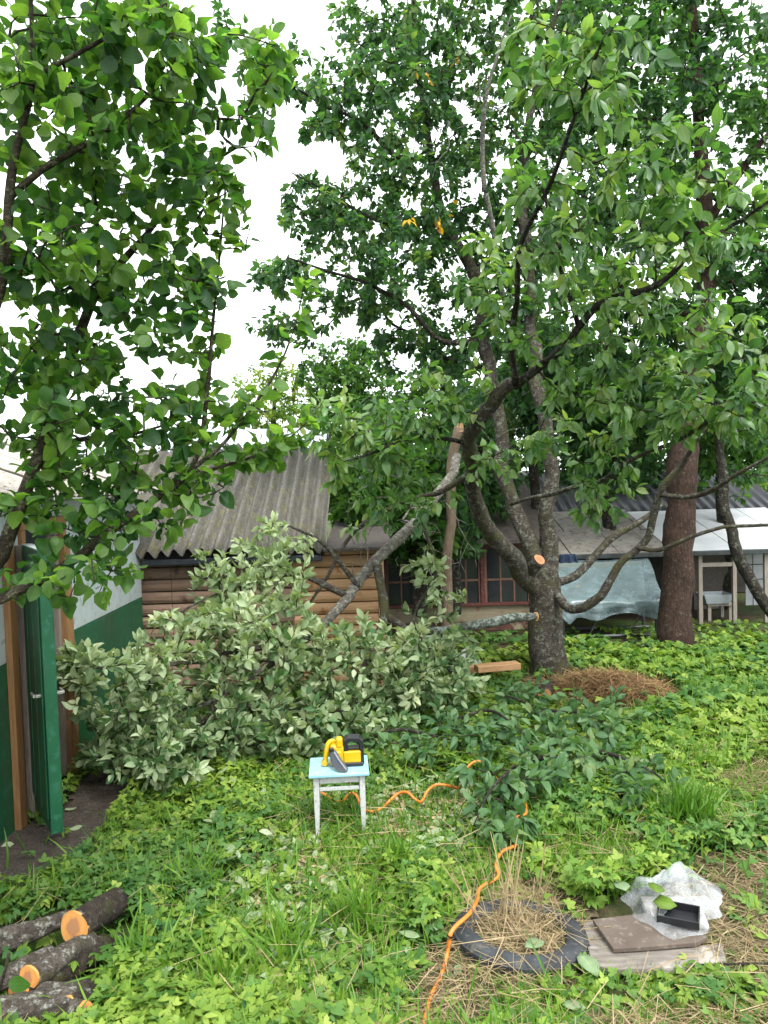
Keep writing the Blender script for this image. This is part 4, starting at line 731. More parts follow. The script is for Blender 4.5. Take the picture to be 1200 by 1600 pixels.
tree('leaning_tree', 'thin dark leaning trunk in front of the white lean-to roof', G(1235, 1010),
     [(1236, 1012, 11.0, 0.1), (1200, 955, 11.0, 0.09), (1170, 905, 11.0, 0.088), (1145, 850, 11.0, 0.084), (1132, 790, 11.1, 0.08), (1126, 730, 11.2, 0.07), (1120, 650, 11.3, 0.05), (1110, 560, 11.4, 0.02)],
     [(40, 1150, 650, 90, 60, 11.4, 0.8), (30, 1200, 740, 70, 40, 11.5, 0.6)], M['maple'], M['bark_dark'], 18, 0.1, 37)
BT = [(430, 630, 80, 70, 19.5, 'lime', 'pale yellow-green tree behind the mossy roof ridge'), (545, 590, 80, 70, 18.0, 'hedge', 'bright green leafy tree behind the corner of the mossy roof'), (600, 720, 70, 110, 13.0, 'hedge', 'dense green bush-like tree standing behind the log shed'),
      (690, 650, 90, 110, 15.0, 'hedge', 'mid-green tree behind the snapped stump'), (790, 640, 90, 130, 16.0, 'maple', 'dark tree behind the fork of the cherry'), (900, 620, 100, 130, 17.5, 'maple', 'dark tree above the dark tin shed'), (1000, 640, 90, 110, 16.5, 'maple', 'dark tree beside the tall red-barked trunk'),
      (1150, 770, 70, 50, 18.0, 'lime', 'yellowish shrub tree above the white lean-to roof'), (1200, 600, 110, 130, 18.5, 'maple', 'dark tree beyond the white lean-to roof'), (500, 700, 60, 40, 20.0, 'lime', 'small yellow-green tree beyond the pale tin roof'),
      (560, 770, 50, 70, 10.9, 'hedge', 'leafy green bush beside the edge of the mossy roof'), (650, 775, 70, 80, 11.2, 'hedge', 'green bush in front of the red-framed veranda'), (705, 760, 50, 80, 11.6, 'maple', 'dark bush between the snapped stump and the veranda'), (950, 650, 90, 90, 13.2, 'maple', 'dark leafy tree between the forked tree and the red-barked trunk'), (1130, 650, 90, 90, 13.4, 'hedge', 'green tree just behind the red-barked trunk'),
      (840, 560, 90, 90, 13.0, 'cherry_far', 'green tree crown behind the upper fork of the cherry'), (740, 700, 60, 90, 12.2, 'maple', 'dark tree behind the left stem of the forked cherry')]
for k, (x, y, rx, ry, d, mt, lab) in enumerate(BT):
    bb = P(x+6, 900, d)
    tree('garden_tree', lab, bb, [(*[x+6, 990], d, 0.14), (x+4, 880, d, 0.12), (x-3, 780, d, 0.09), (x, y, d, 0.06), (x+3, y-ry*0.7, d, 0.015)] if y < 740 else [(x+6, 960, d, 0.1), (x, 860, d, 0.08), (x, y, d, 0.03)],
         [(260, x, y, rx, ry, d, 1.3), (120, x+10, y+ry*0.75, rx*1.1, ry*0.7, d, 1.2)], M[mt], M['bark_dark'], 20, 0.14 if mt != 'lime' else 0.11, 50+k, 'trees behind the sheds')

# ------------------------------------------------------------------ apple tree at the side
R3 = np.random.default_rng(21)
at_ = empty('apple_tree', (-1.95, 3.3, 0), 'apple tree with large rounded leaves hanging over the green shed', 'tree')
BA = M['bark_apple']
a0 = resample([(-2.0, 3.35, -0.02, 0.12), (-1.96, 3.3, 0.5, 0.1), (-1.92, 3.25, 1.0, 0.085), (-1.9, 3.2, 1.4, 0.075), (-1.95, 3.15, 2.2, 0.06), (-1.93, 3.1, 3.0, 0.04), (-1.85, 3.1, 3.8, 0.015)], 0.08)
def ap(*seq): return resample([(*(P(a, b, d) if len(r) == 1 else (a, b, d)), r[-1]) for a, b, d, *r in seq], 0.06)
m1 = resample([(-1.91, 3.22, 1.2, 0.06)]+[(*P(a, b, d), r) for a, b, d, r in ((-30, 930, 3.2, 0.035), (2, 868, 3.2, 0.03), (28, 800, 3.2, 0.029), (52, 735, 3.2, 0.027), (76, 668, 3.25, 0.025), (100, 590, 3.3, 0.024), (126, 515, 3.3, 0.022), (156, 448, 3.35, 0.02), (200, 398, 3.4, 0.016), (246, 344, 3.45, 0.01), (275, 290, 3.5, 0.005))], 0.06)
m2 = resample([(-1.92, 3.25, 1.0, 0.05)]+[(*P(a, b, d), r) for a, b, d, r in ((-60, 965, 3.1, 0.03), (0, 936, 3.1, 0.024), (62, 906, 3.1, 0.022), (120, 872, 3.15, 0.02), (170, 832, 3.2, 0.019), (206, 806, 3.2, 0.018), (250, 775, 3.25, 0.016), (290, 745, 3.3, 0.013), (312, 700, 3.3, 0.011), (325, 600, 3.3, 0.009), (333, 500, 3.3, 0.007), (344, 390, 3.3, 0.005), (352, 290, 3.3, 0.003))], 0.06)
m3 = resample([(*P(a, b, d), r) for a, b, d, r in ((250, 775, 3.25, 0.012), (310, 725, 3.3, 0.01), (352, 690, 3.3, 0.008), (425, 592, 3.35, 0.006), (460, 512, 3.4, 0.004), (478, 430, 3.4, 0.002))], 0.06)
m4 = resample([(-1.95, 3.15, 2.2, 0.04)]+[(*P(a, b, d), r) for a, b, d, r in ((-40, 560, 3.0, 0.03), (4, 430, 2.95, 0.022), (20, 260, 2.9, 0.016), (50, 130, 2.9, 0.011), (48, -10, 2.9, 0.008), (50, -120, 2.9, 0.003))], 0.06)
m5 = resample([(*P(a, b, d), r) for a, b, d, r in ((14, 310, 2.92, 0.014), (66, 265, 2.9, 0.012), (146, 218, 2.9, 0.01), (212, 168, 2.95, 0.008), (270, 108, 3.0, 0.006), (312, 60, 3.0, 0.003))], 0.06)
m6 = resample([(*P(a, b, d), r) for a, b, d, r in ((52, 120, 2.9, 0.01), (120, 84, 2.8, 0.008), (190, 45, 2.8, 0.006), (260, 5, 2.85, 0.003))], 0.06)
m7 = resample([(*P(a, b, d), r) for a, b, d, r in ((290, 745, 3.3, 0.009), (360, 725, 3.35, 0.007), (430, 700, 3.45, 0.005), (480, 660, 3.5, 0.003))], 0.06)
m8 = resample([(*P(a, b, d), r) for a, b, d, r in ((156, 448, 3.35, 0.012), (150, 330, 3.4, 0.009), (140, 200, 3.4, 0.006), (150, 90, 3.4, 0.003))], 0.06)
m9 = resample([(*P(a, b, d), r) for a, b, d, r in ((52, 735, 3.2, 0.016), (110, 690, 3.3, 0.012), (200, 680, 3.4, 0.008), (270, 660, 3.5, 0.004))], 0.06)
limb_obj('trunk', a0, BA, at_, 12, 0.05, 2)
for q in (m1, m2, m3, m4, m5, m6, m7, m8, m9): limb_obj('limb', q, BA, at_, 8, 0.06, len(q))
ti = np.vstack([blob(226, 110, 130, 150, 150, 3.1, 0.5, R3), blob(226, 100, 380, 140, 150, 3.2, 0.5, R3), blob(194, 90, 600, 120, 120, 3.3, 0.45, R3), blob(162, 160, 740, 150, 70, 3.35, 0.35, R3), blob(58, 300, 690, 70, 60, 3.3, 0.3, R3), blob(78, 290, 250, 70, 120, 3.2, 0.35, R3), blob(65, 300, 480, 60, 100, 3.3, 0.3, R3), blob(51, 300, 90, 60, 80, 3.05, 0.3, R3),
    blob(46, 110, 900, 110, 40, 3.15, 0.25, R3), blob(26, 360, 640, 40, 50, 3.35, 0.2, R3), blob(19, 395, 190, 35, 50, 3.2, 0.2, R3), blob(26, 420, 90, 30, 60, 3.3, 0.2, R3), blob(194, -160, 300, 130, 350, 3.1, 0.7, R3), blob(162, 50, -150, 220, 120, 3.0, 0.6, R3), blob(19, 430, 700, 50, 30, 3.45, 0.2, R3)])
ti = np.vstack([ti, blob(60, 230, 230, 130, 160, 3.2, 0.4, R3), blob(60, 220, 460, 110, 130, 3.25, 0.4, R3), blob(60, 200, 640, 130, 70, 3.3, 0.35, R3), blob(30, 60, 800, 90, 60, 3.2, 0.25, R3), blob(16, 360, 330, 40, 90, 3.25, 0.2, R3), blob(30, 250, 60, 110, 70, 3.0, 0.4, R3)])
ti = np.vstack([ti, blob(40, 270, 770, 90, 60, 3.3, 0.25, R3), blob(30, 330, 710, 70, 50, 3.35, 0.25, R3), blob(30, 190, 820, 80, 50, 3.2, 0.2, R3), blob(14, 150, 920, 60, 40, 3.15, 0.15, R3)])
ti = thin(ti, 0.088)
AP = grow([m1, m2, m3, m4, m5, m6, m7, m8, m9, a0[len(a0)//3:]], ti, R3, 0.0022, 0.08)
shoots = [(q[len(q)//3:, :3], q[len(q)//3:, 3]) for q in (m2[len(m2)//2:], m3, m4, m5, m6, m7, m8)]
mesh_obj('twigs', twig_mesh('twigs', AP, M['twig'], ORG[at_.name]), at_)['kind'] = 'stuff'
LA = Leaves(); twig_leaves(LA, AP, 7, 0.064, R3, 0.4, 0.6, 0.12, 0.9, 0.4, 0.6, (0, 1))
for _ in range(3): twig_leaves(LA, shoots, 18, 0.066, R3, 1.4, 0.7, 0.1, 0.9, 0.5, 0.4, (0.4, 1))
rest = single_leaves(at_, LA.arrays(), T_APPLE, M['apple'], 300)
tag(mesh_obj('crown', leaf_mesh('crown', rest, T_APPLE, M['apple'], ORG[at_.name]), at_), kind='stuff')
# ------------------------------------------------------------------ stool and chainsaw
M['stool_white'] = surf('white_stool_paint', (0.4, 0.42, 0.41), (0.5, 0.51, 0.5), 9, 0.5, (6, 6, 1), 0.2, 0.002, c3=(0.3, 0.3, 0.26), s3=25)
M['stool_blue'] = surf('light_blue_stool_paint', (0.2, 0.42, 0.52), (0.28, 0.5, 0.58), 7, 0.45, None, 0.15, 0.002, c3=(0.4, 0.55, 0.6), s3=20)
sx, sy0 = -0.362, 5.10; sw, sdp = 0.345, 0.275; zS = P(525, 1207, sy0)[2]
st = empty('stool', (sx, sy0+sdp/2, 0), 'small white wooden stool with light blue seat standing in the weeds', 'stool')
rs = radians(3.5); Rz = np.array([[cos(rs), -sin(rs), 0], [sin(rs), cos(rs), 0], [0, 0, 1]]); sc_ = np.array([sx, sy0+sdp/2, 0])
def sp(x, y, z): return sc_+Rz@np.array([x, y, 0])+np.array([0, 0, z])
def sbox(c, size, name, mat, par=None, bev=0.004, taper=1.0): return MB().box(sp(*c), size, Rz, taper).build(name, mat, par or st, bevel=bev)
sbox((0, 0, zS-0.012), (sw+0.06, sdp+0.06, 0.024), 'seat', M['stool_blue'], bev=0.006)
for a in (-1, 1):
    for b in (-1, 1):
        mb = MB(); x, y = a*(sw/2-0.018), b*(sdp/2-0.018); zt_ = zS-0.026
        rows = [(0.0, 0.011, 0.0), (0.10, 0.014, 0.0), (0.24, 0.018, 0), (zt_, 0.019, 0)]; V = []
        for z, h, _ in rows: V += [sp(x+a*(0.019-h)*0.2+u*h, y+w*h, z) for u, w in ((-1, -1), (1, -1), (1, 1), (-1, 1))]
        mb.add(V, [(3, 2, 1, 0)]+[(4*r+i, 4*r+(i+1) % 4, 4*r+4+(i+1) % 4, 4*r+4+i) for r in range(3) for i in range(4)]+[(12, 13, 14, 15)]); mb.build('leg', M['stool_white'], st, bevel=0.003)
for b in (-1, 1):
    sbox((0, b*(sdp/2-0.016), zS-0.052), (sw-0.076, 0.018, 0.048), 'apron', M['stool_white']); sbox((0, b*(sdp/2-0.018), zS-0.115), (sw-0.074, 0.016, 0.026), 'stretcher', M['stool_white'])
for a in (-1, 1):
    sbox((a*(sw/2-0.016), 0, zS-0.052), (0.018, sdp-0.076, 0.048), 'apron', M['stool_white']); sbox((a*(sw/2-0.018), 0, zS-0.15), (0.016, sdp-0.074, 0.026), 'stretcher', M['stool_white'])
def plastic(name, c, rough=0.35): return surf(name, tuple(k*0.92 for k in c), c, 12, rough, None, 0.05, 0.001)
PY, PK, PG = plastic('yellow_tool_plastic', (0.6, 0.37, 0.008)), plastic('black_tool_plastic', (0.018, 0.019, 0.022)), plastic('grey_scabbard_plastic', (0.05, 0.06, 0.07), 0.3)
cs = empty('chainsaw', sp(0.05, 0.02, zS+0.001), 'yellow and black cordless chainsaw resting on the blue stool seat', 'chainsaw')
def cb(c, size, name, mat, par=None, bev=0.012, rot=None): return MB().box(sp(c[0], c[1], zS+c[2]), size, Rz@(np.array(rot) if rot is not None else np.eye(3)), 1).build(name, mat, par or cs, bevel=bev, seg=3)
# rear housing: black rounded loop with the handle on top and a yellow side panel
x0_, x1_ = 0.035, 0.175
lp = [(x0_, 0.0), (x1_-0.01, 0.0), (x1_, 0.02), (x1_-0.004, 0.17), (x1_-0.025, 0.195), (x0_+0.03, 0.2), (x0_, 0.18)]
def loop(outer, inner, y0, th, name, mat, par):
    n = len(outer); V = [sp(a, y0, zS+b) for a, b in outer]+[sp(a, y0, zS+b) for a, b in inner]+[sp(a, y0+th, zS+b) for a, b in outer]+[sp(a, y0+th, zS+b) for a, b in inner]; F = []
    for i in range(n):
        j = (i+1) % n; F += [(i, j, n+j, n+i), (2*n+j, 2*n+i, 3*n+i, 3*n+j), (j, i, 2*n+i, 2*n+j), (n+i, n+j, 3*n+j, 3*n+i)]
    return MB().add(V, F).build(name, mat, par, bevel=0.006, seg=2)
outer = lp; inner = [(x0_+0.03, 0.03), (x1_-0.035, 0.03), (x1_-0.028, 0.04), (x1_-0.03, 0.15), (x1_-0.045, 0.165), (x0_+0.045, 0.168), (x0_+0.03, 0.155)]
rear = loop(outer, inner, -0.04, 0.085, 'rear_handle', PK, cs)
cb((x0_+0.058, -0.018, 0.066), (0.118, 0.062, 0.078), 'battery_panel', PY, rear, 0.008)
cb((x0_+0.065, -0.006, 0.014), (0.135, 0.09, 0.026), 'base_skid', PK, rear, 0.006)
cb((x0_+0.07, 0.0, 0.118), (0.08, 0.06, 0.012), 'trigger_bar', PK, rear, 0.003)
cb((-0.008, 0.01, 0.075), (0.1, 0.11, 0.15), 'motor_housing', PY, None, 0.022)
cb((0.008, -0.02, 0.165), (0.046, 0.06, 0.07), 'oil_cap', PY, None, 0.014)
cb((-0.01, -0.05, 0.09), (0.06, 0.03, 0.05), 'side_cover', PY, None, 0.012)
hp_ = [sp(-0.02, 0.03, zS+0.145), sp(-0.045, 0.02, zS+0.162), sp(-0.07, 0.01, zS+0.145), sp(-0.082, 0.0, zS+0.1), sp(-0.09, -0.005, zS+0.05), sp(-0.092, -0.01, zS+0.028)]
hq = resample([(*p, 0.016) for p in hp_], 0.01); MB().tube(hq[:, :3], 0.0165, 10).build('front_guard', PY, cs, smooth=True)
MB().tube([sp(-0.095, -0.03, zS+0.023), sp(-0.095, 0.03, zS+0.023)], 0.021, 12).build('knob', PY, cs, bevel=0.004)
# scabbard over the bar, pointing at the viewer and hanging over the front edge of the seat
pa = [(-0.06, -0.06, 0.125), (-0.03, -0.075, 0.118), (0.0, -0.11, 0.075), (0.05, -0.155, 0.018), (0.045, -0.16, 0.003), (-0.005, -0.15, 0.006), (-0.045, -0.11, 0.035), (-0.06, -0.075, 0.08)]
sc1 = MB().prism([sp(a, b, zS+c) for a, b, c in pa], Rz@np.array([0.018, 0.016, 0.006])).build('scabbard', PG, cs, bevel=0.006)
cb((-0.047, -0.058, 0.128), (0.035, 0.03, 0.03), 'sprocket_cover', PK, None, 0.008)

# ------------------------------------------------------------------ orange cable
M['cable'] = surf('orange_cable', (0.55, 0.16, 0.022), (0.65, 0.21, 0.03), 20, 0.45, None, 0.05, 0.001)
cpx = [(664, 1640, .02), (663, 1600, .02), (672, 1560, .02), (690, 1522, .03), (699, 1490, .06), (706, 1455, .16), (733, 1428, .16), (746, 1406, .08), (750, 1388, .06), (778, 1370, .07), (775, 1352, .10), (783, 1332, .12), (808, 1318, .10), (805, 1296, .12), (806, 1278, .16), (822, 1270, .12), (815, 1240, .04),
       (785, 1225, .05), (768, 1207, .12), (756, 1192, .2), (742, 1190, .22), (730, 1200, .18), (724, 1218, .10), (719, 1231, .07), (702, 1228, .12), (682, 1226, .14), (668, 1236, .10), (659, 1252, .06), (650, 1250, .09), (636, 1238, .13), (622, 1240, .11), (608, 1252, .08), (598, 1262, .04), (580, 1268, .03), (566, 1262, .04), (556, 1242, .11), (545, 1240, .11), (536, 1252, .06), (520, 1250, .03), (505, 1240, .06), (490, 1240, .03)]
cq = resample([(*G(a, b, z), 0.011) for a, b, z in cpx], 0.02); V, F = tube_np(cq[:, :3], 0.0105, 8)
oc = cq[0, :3].copy(); tag(mesh_obj('extension_cable', np_mesh('extension_cable', V-oc, [F], M['cable'], True), None, oc), 'orange extension cable winding through the weeds to the stool', 'cable')

# ------------------------------------------------------------------ old tyre, boards, bag
M['rubber'] = surf('weathered_rubber', (0.018, 0.021, 0.025), (0.045, 0.05, 0.056), 14, 0.75, None, 0.5, 0.004, c3=(0.09, 0.085, 0.07), s3=16)
tc_ = G(813, 1470); ty = empty('old_tyre', (tc_[0], tc_[1], 0), 'old grey tyre sunk in the ground with dry straw inside', 'tyre')
def lathe(prof, c, n, wob=0.0):
    V = []; k = len(prof)
    for i in range(n):
        a = 2*pi*i/n; w = 1+wob*sin(2*a+1)+wob*0.6*sin(3*a)
        V += [(c[0]+r*w*cos(a), c[1]+r*w*sin(a), z+0.03*sin(a-2.2)-0.035) for r, z in prof]
    return MB().add(V, [(i*k+j, ((i+1) % n)*k+j, ((i+1) % n)*k+(j+1) % k, i*k+(j+1) % k) for i in range(n) for j in range(k)])
prof = [(0.235, 0.0), (0.225, 0.06), (0.235, 0.09), (0.27, 0.112), (0.31, 0.108), (0.333, 0.09), (0.338, 0.06), (0.338, 0.02), (0.33, -0.04), (0.25, -0.04)]
lathe(prof, tc_, 72, 0.025).build('carcass', M['rubber'], ty, smooth=True)
for zz in (0.075, 0.045, 0.015): lathe([(0.334, zz-0.011), (0.345, zz-0.008), (0.345, zz+0.008), (0.334, zz+0.011)], tc_, 72, 0.025).build('tread_rib', M['rubber'], ty)
M['grey_plank'] = surf('weathered_grey_plank', (0.12, 0.105, 0.09), (0.24, 0.21, 0.18), 3.5, 0.9, (1.4, 9, 9), 0.7, 0.008, c3=(0.32, 0.29, 0.26), s3=6)
M['brown_board'] = surf('brown_fibre_board', (0.075, 0.055, 0.042), (0.115, 0.09, 0.07), 5, 0.85, None, 0.3, 0.003, c3=(0.15, 0.125, 0.1), s3=26)
def gq(pts, z): return [G(a, b, z) for a, b in pts]
def slab(name, px, z0, z1, mat, lab, cat, group=None, bev=0.006):
    poly = gq(px, z1); off = (0, 0, z1-z0); return tag(MB().prism([(p[0], p[1], z0) for p in poly][::-1], off).build(name, mat, None, None, bevel=bev), lab, cat, group)
slab('plank', [(918, 1478), (1040, 1482), (1128, 1474), (1135, 1500), (1060, 1512), (960, 1514), (925, 1506)], 0.0, 0.035, M['grey_plank'], 'long grey weathered plank lying along the brown board', 'plank')
slab('plank', [(910, 1440), (938, 1438), (975, 1476), (946, 1496), (922, 1480)], 0.0, 0.027, M['grey_plank'], 'short pale splintered plank end beside the tyre', 'plank')
slab('board', [(926, 1436), (1010, 1426), (1106, 1462), (1090, 1472), (1010, 1479), (958, 1482)], 0.042, 0.066, M['brown_board'], 'flat brown board on the planks under the plastic bag', 'board', bev=0.004)
slab('plank', [(1000, 1400), (1090, 1400), (1110, 1450), (1020, 1452)], 0.0, 0.04, M['grey_plank'], 'grey plank hidden below the plastic bag', 'plank')
rod = [G(1085, 1508, .045), G(1150, 1506, .04), G(1230, 1505, .035)]; tag(MB().tube(rod, 0.006, 6).build('thin_stick', M['bark_dark'], None, rod[0]), 'thin dark stick lying across the grey plank end', 'stick')
# bag: crumpled clear film, open towards the tyre
def fbm(x, y, seed, octs=5):
    R = np.random.default_rng(seed); o = 0; a = 1.0; f = 1.0
    for _ in range(octs):
        for _ in range(3):
            th = R.uniform(0, 2*pi); o = o+a*np.abs(np.sin(f*(x*cos(th)+y*sin(th))+R.uniform(0, 6)+0.8*np.sin(f*0.7*(x*sin(th)-y*cos(th))))); 
        a *= 0.55; f *= 1.9
    return o/6
bgp = np.array([G(a, b, 0.07)[:2] for a, b in ((972, 1400), (985, 1425), (1010, 1447), (1050, 1466), (1085, 1466), (1106, 1440), (1122, 1405), (1128, 1385), (1100, 1378), (1060, 1380), (1020, 1385), (985, 1385))])
bc = bgp.mean(0); ang = np.linspace(0, 2*pi, 97)[:-1]
ea = np.arctan2(bgp[:, 1]-bc[1], bgp[:, 0]-bc[0]); er = np.linalg.norm(bgp-bc, axis=1); o_ = np.argsort(ea); rr = np.interp(ang, np.concatenate([ea[o_]-2*pi, ea[o_], ea[o_]+2*pi]) % 1e9 if False else np.concatenate([ea[o_]-2*pi, ea[o_], ea[o_]+2*pi, ea[o_]+4*pi]), np.tile(er[o_], 4))
bagV = []; rad_ = np.linspace(1, 0.04, 26)
tx, ty_ = G(1060, 1436, 0.1)[:2]
for s_ in rad_:
    q = bc+(rr*s_*(1+0.06*np.sin(ang*9+s_*7)))[:, None]*np.stack([np.cos(ang), np.sin(ang)], 1); cr = fbm(q[:, 0]*10, q[:, 1]*10, 3, 6)
    bk = np.clip((q[:, 1]-bc[1]+0.03)/0.16, 0, 1); rgt = np.exp(-((q[:, 0]-bc[0]-0.10)/0.14)**2); lft = np.exp(-((q[:, 0]-bc[0]+0.14)/0.1)**2)
    hgt = (0.035+0.11*bk*rgt+0.05*lft)*(1-s_**3)+0.13*(cr-0.5)*(1-s_**6); dip = np.exp(-(((q[:, 0]-tx)/0.13)**2+((q[:, 1]-ty_)/0.09)**2)); hgt = hgt*(1-0.9*dip)
    bagV.append(np.stack([q[:, 0]+0.03*(cr-0.5), q[:, 1]+0.05*bk*(1-s_), 0.071+np.maximum(hgt, 0.0)], 1))
bagV = np.vstack(bagV); K = 96; i = (np.arange(25)[:, None]*K+np.arange(K)[None]).ravel(); j = (np.arange(25)[:, None]*K+((np.arange(K)+1) % K)[None]).ravel()
ob = np.array([bc[0], bc[1], 0.07]); me = np_mesh('plastic_bag', bagV-ob, [np.stack([i, j, j+K, i+K], 1), np.array([list(range(25*K, 26*K))])], M['film_clear'], True)
tag(mesh_obj('plastic_bag', me, None, ob), 'crumpled clear plastic bag on the brown board', 'bag')
tr_ = empty('black_tray', (tx, ty_, 0.07), 'black plastic tray lying half inside the clear bag', 'tray'); ra_ = radians(-24); Rt = np.array([[cos(ra_), -sin(ra_), 0], [sin(ra_), cos(ra_), 0], [0, 0, 1]])@np.array([[1, 0, 0], [0, cos(0.25), -sin(0.25)], [0, sin(0.25), cos(0.25)]])
def tb(c, size, nm): MB().box(np.array([tx, ty_, 0.125])+Rt@np.array(c), size, Rt).build(nm, PK, tr_, bevel=0.004)
tb((0, 0, -0.025), (0.19, 0.11, 0.006), 'bottom')
for yy in (-0.057, 0.057): tb((0, yy, 0), (0.205, 0.006, 0.05), 'side')
for xx in (-0.1, 0.1): tb((xx, 0, 0), (0.006, 0.108, 0.05), 'side')

# ------------------------------------------------------------------ logs
_L = 0
def log(px0, d0z, px1, d1z, r0, r1, bark, lab, cutA=True, cutB=False, cat='log', wob=0.05, seed=0, cm='cut', cutdir=None):
    a = G(*px0, d0z); b = G(*px1, d1z) if d1z is not None else a+nrm(np.array([px1[0], px1[1], 0]))*px1[2]+np.array([0, 0, -0.05]); o = empty('log', (*((a+b)/2)[:2], 0), lab, cat, 'cut logs piled at the path'); q = resample([(*(a+(b-a)*t), r0+(r1-r0)*t) for t in (0, 0.33, 0.66, 1)], 0.04)
    q[1:-1, :3] += np.random.default_rng(seed).standard_normal((len(q)-2, 3))*0.004; limb_obj('bark', q, bark, o, 14, wob, seed)
    if cutA: disc('sawn_end', q[0, :3], a-b, r0*1.0, M[cm], o, 0.004, 20)
    if cutB: disc('sawn_end', q[-1, :3], b-a, r1*1.0, M[cm], o, 0.004, 20)
log((116, 1450), .17, (0.3, 0.95, 0.34), None, 0.083, 0.078, M['log_dark'], 'thick log with bright orange sawn end facing the camera', seed=1)
log((-40, 1500), .10, (92, 1442), .12, 0.045, 0.035, M['log'], 'topmost thin log with a side stub and white lichen spots', seed=2)
log((-60, 1560), .12, (82, 1492), .11, 0.05, 0.05, M['log'], 'grey lichened log below the topmost thin log', seed=3)
log((78, 1515), .07, (0.6, 0.8, 0.4), None, 0.05, 0.05, M['log_dark'], 'short dark log under the orange sawn end', True, False, seed=4)
log((28, 1552), .08, (0.5, 0.85, 0.5), None, 0.07, 0.066, M['log_dark'], 'thick mossy log with a shadowed orange sawn end', True, seed=5)
log((35, 1560), .06, (170, 1545), .05, 0.05, 0.05, M['log'], 'pale lichened log half hidden in the weeds', False, seed=6)
log((-40, 1585), .10, (120, 1560), .08, 0.06, 0.055, M['log'], 'pale brown log above the lowest dark log', False, seed=7)
log((20, 1612), .10, (125, 1572), .10, 0.035, 0.035, M['log_dark'], 'thin dark log at the bottom of the pile', False, False, seed=8)
log((132, 1582), .11, (-0.8, 0.5, 0.35), None, 0.045, 0.045, M['log'], 'lowest log with a small orange sawn end', True, seed=9)
log((4, 1580), .05, (-80, 1590), .05, 0.06, 0.06, M['log'], 'log end with an orange cut at the picture edge', True, seed=10)
log((45, 1528), .15, (0.35, 0.9, 0.4), None, 0.055, 0.05, M['log'], 'slim log with orange sawn end under the grey lichened log', seed=21)
log((108, 1572), .10, (0.4, 0.9, 0.35), None, 0.042, 0.04, M['log_dark'], 'small round log with orange end at the weed edge of the pile', seed=22)
log((-30, 1470), .17, (0.8, 0.6, 0.5), None, 0.04, 0.035, M['log'], 'thin grey log at the very top of the pile', False, seed=23)
rl = G(851, 1086, .1); log((851, 1086), .10, (858, 1068), .06, 0.07, 0.07, M['log_dark'], 'sawn log with a reddish round end before the forked tree', True, cm='cut_red', seed=12)
# split lumber, rag and bucket
M['lumber'] = surf('fresh_lumber', (0.34, 0.18, 0.075), (0.46, 0.28, 0.14), 5, 0.7, (1, 10, 10), 0.3, 0.004)
for k, (a, b, z, w, lab) in enumerate([(722, 800, -.02, .07, 'lowest orange split block'), (728, 780, .057, .06, 'middle orange split block'), (742, 812, .134, .05, 'topmost orange split block')]):
    p, q = G(a, 1050, z), G(b, 1048, z); tag(MB().box(((p+q)/2)+np.array([0, 0.05*k-0.12, 0.06]), (np.linalg.norm(q-p), 0.16, 0.075), np.array([[cos(.1*k), -sin(.1*k), 0], [sin(.1*k), cos(.1*k), 0], [0, 0, 1]])).build('wood_block', M['lumber'], None, None, bevel=0.008), lab+' beside the fallen branch', 'wood block', 'split wood blocks')
rg = G(738, 1040, .06); gx_, gy_ = np.meshgrid(np.linspace(-1, 1, 15), np.linspace(-1, 1, 11)); hz = 0.16*(1-gx_**2)*(1-gy_**2)*(0.5+fbm(gx_*3, gy_*3, 9))+0.01
Vr = np.stack([rg[0]-0.05+0.2*gx_+0.02*np.sin(gy_*5), rg[1]+0.25+0.13*gy_, hz], -1).reshape(-1, 3); i = (np.arange(10)[:, None]*15+np.arange(14)[None]).ravel()
tag(MB().add(Vr, np.stack([i, i+1, i+16, i+15], 1).tolist()).build('rag', surf('pale_grey_rag', (0.28, 0.28, 0.28), (0.38, 0.38, 0.38), 14, 0.9), None, None, True), 'crumpled pale grey rag behind the orange wood blocks', 'rag')
bk = G(690, 1045); bu = empty('bucket', (bk[0]-0.1, bk[1]+0.5, 0), 'grey metal tub half hidden behind the fallen branch', 'bucket'); bo_ = ORG[bu.name]
lathe([(0.16, 0.0), (0.21, 0.34), (0.218, 0.35), (0.21, 0.355), (0.2, 0.34), (0.15, 0.02)], bo_, 28).build('body', surf('grey_zinc', (0.2, 0.22, 0.24), (0.3, 0.32, 0.34), 7, 0.5, metal=0.3), bu, smooth=True)
hb = [bo_+np.array([0.21*cos(a), 0.02, 0.345+0.1*sin(a)]) for a in np.linspace(0, pi, 13)]; MB().tube(hb, 0.006, 6).build('handle', M['dark_metal'], bu)

# ------------------------------------------------------------------ covered garden swing seat, tub table
YB_ = 11.1; sw_ = empty('covered_garden_seat', (P(952, 990, YB_)[0], YB_+0.3, 0), 'garden seat under a blue-grey plastic sheet before the lean-to', 'garden seat')
xa, xb = P(868, 930, YB_)[0], P(1040, 930, YB_)[0]; zbk, zfr, zlo = P(950, 876, YB_+0.75)[2], P(950, 938, YB_)[2], P(950, 966, YB_)[2]
MB().box2((xa+0.1, YB_+0.05, zfr-0.12), (xb-0.1, YB_+0.55, zfr-0.02)).build('seat_cushion', surf('dull_green_cushion', (0.06, 0.1, 0.08), (0.1, 0.15, 0.12), 6, 0.9), sw_, bevel=0.03)
MB().prism([(xa+0.1, YB_+0.5, zfr-0.1), (xa+0.1, YB_+0.58, zfr-0.1), (xa+0.1, YB_+0.78, zbk-0.02), (xa+0.1, YB_+0.7, zbk-0.02)], (xb-xa-0.2, 0, 0)).build('backrest', surf('grey_green_back', (0.12, 0.16, 0.15), (0.18, 0.22, 0.2), 6, 0.9), sw_, bevel=0.02)
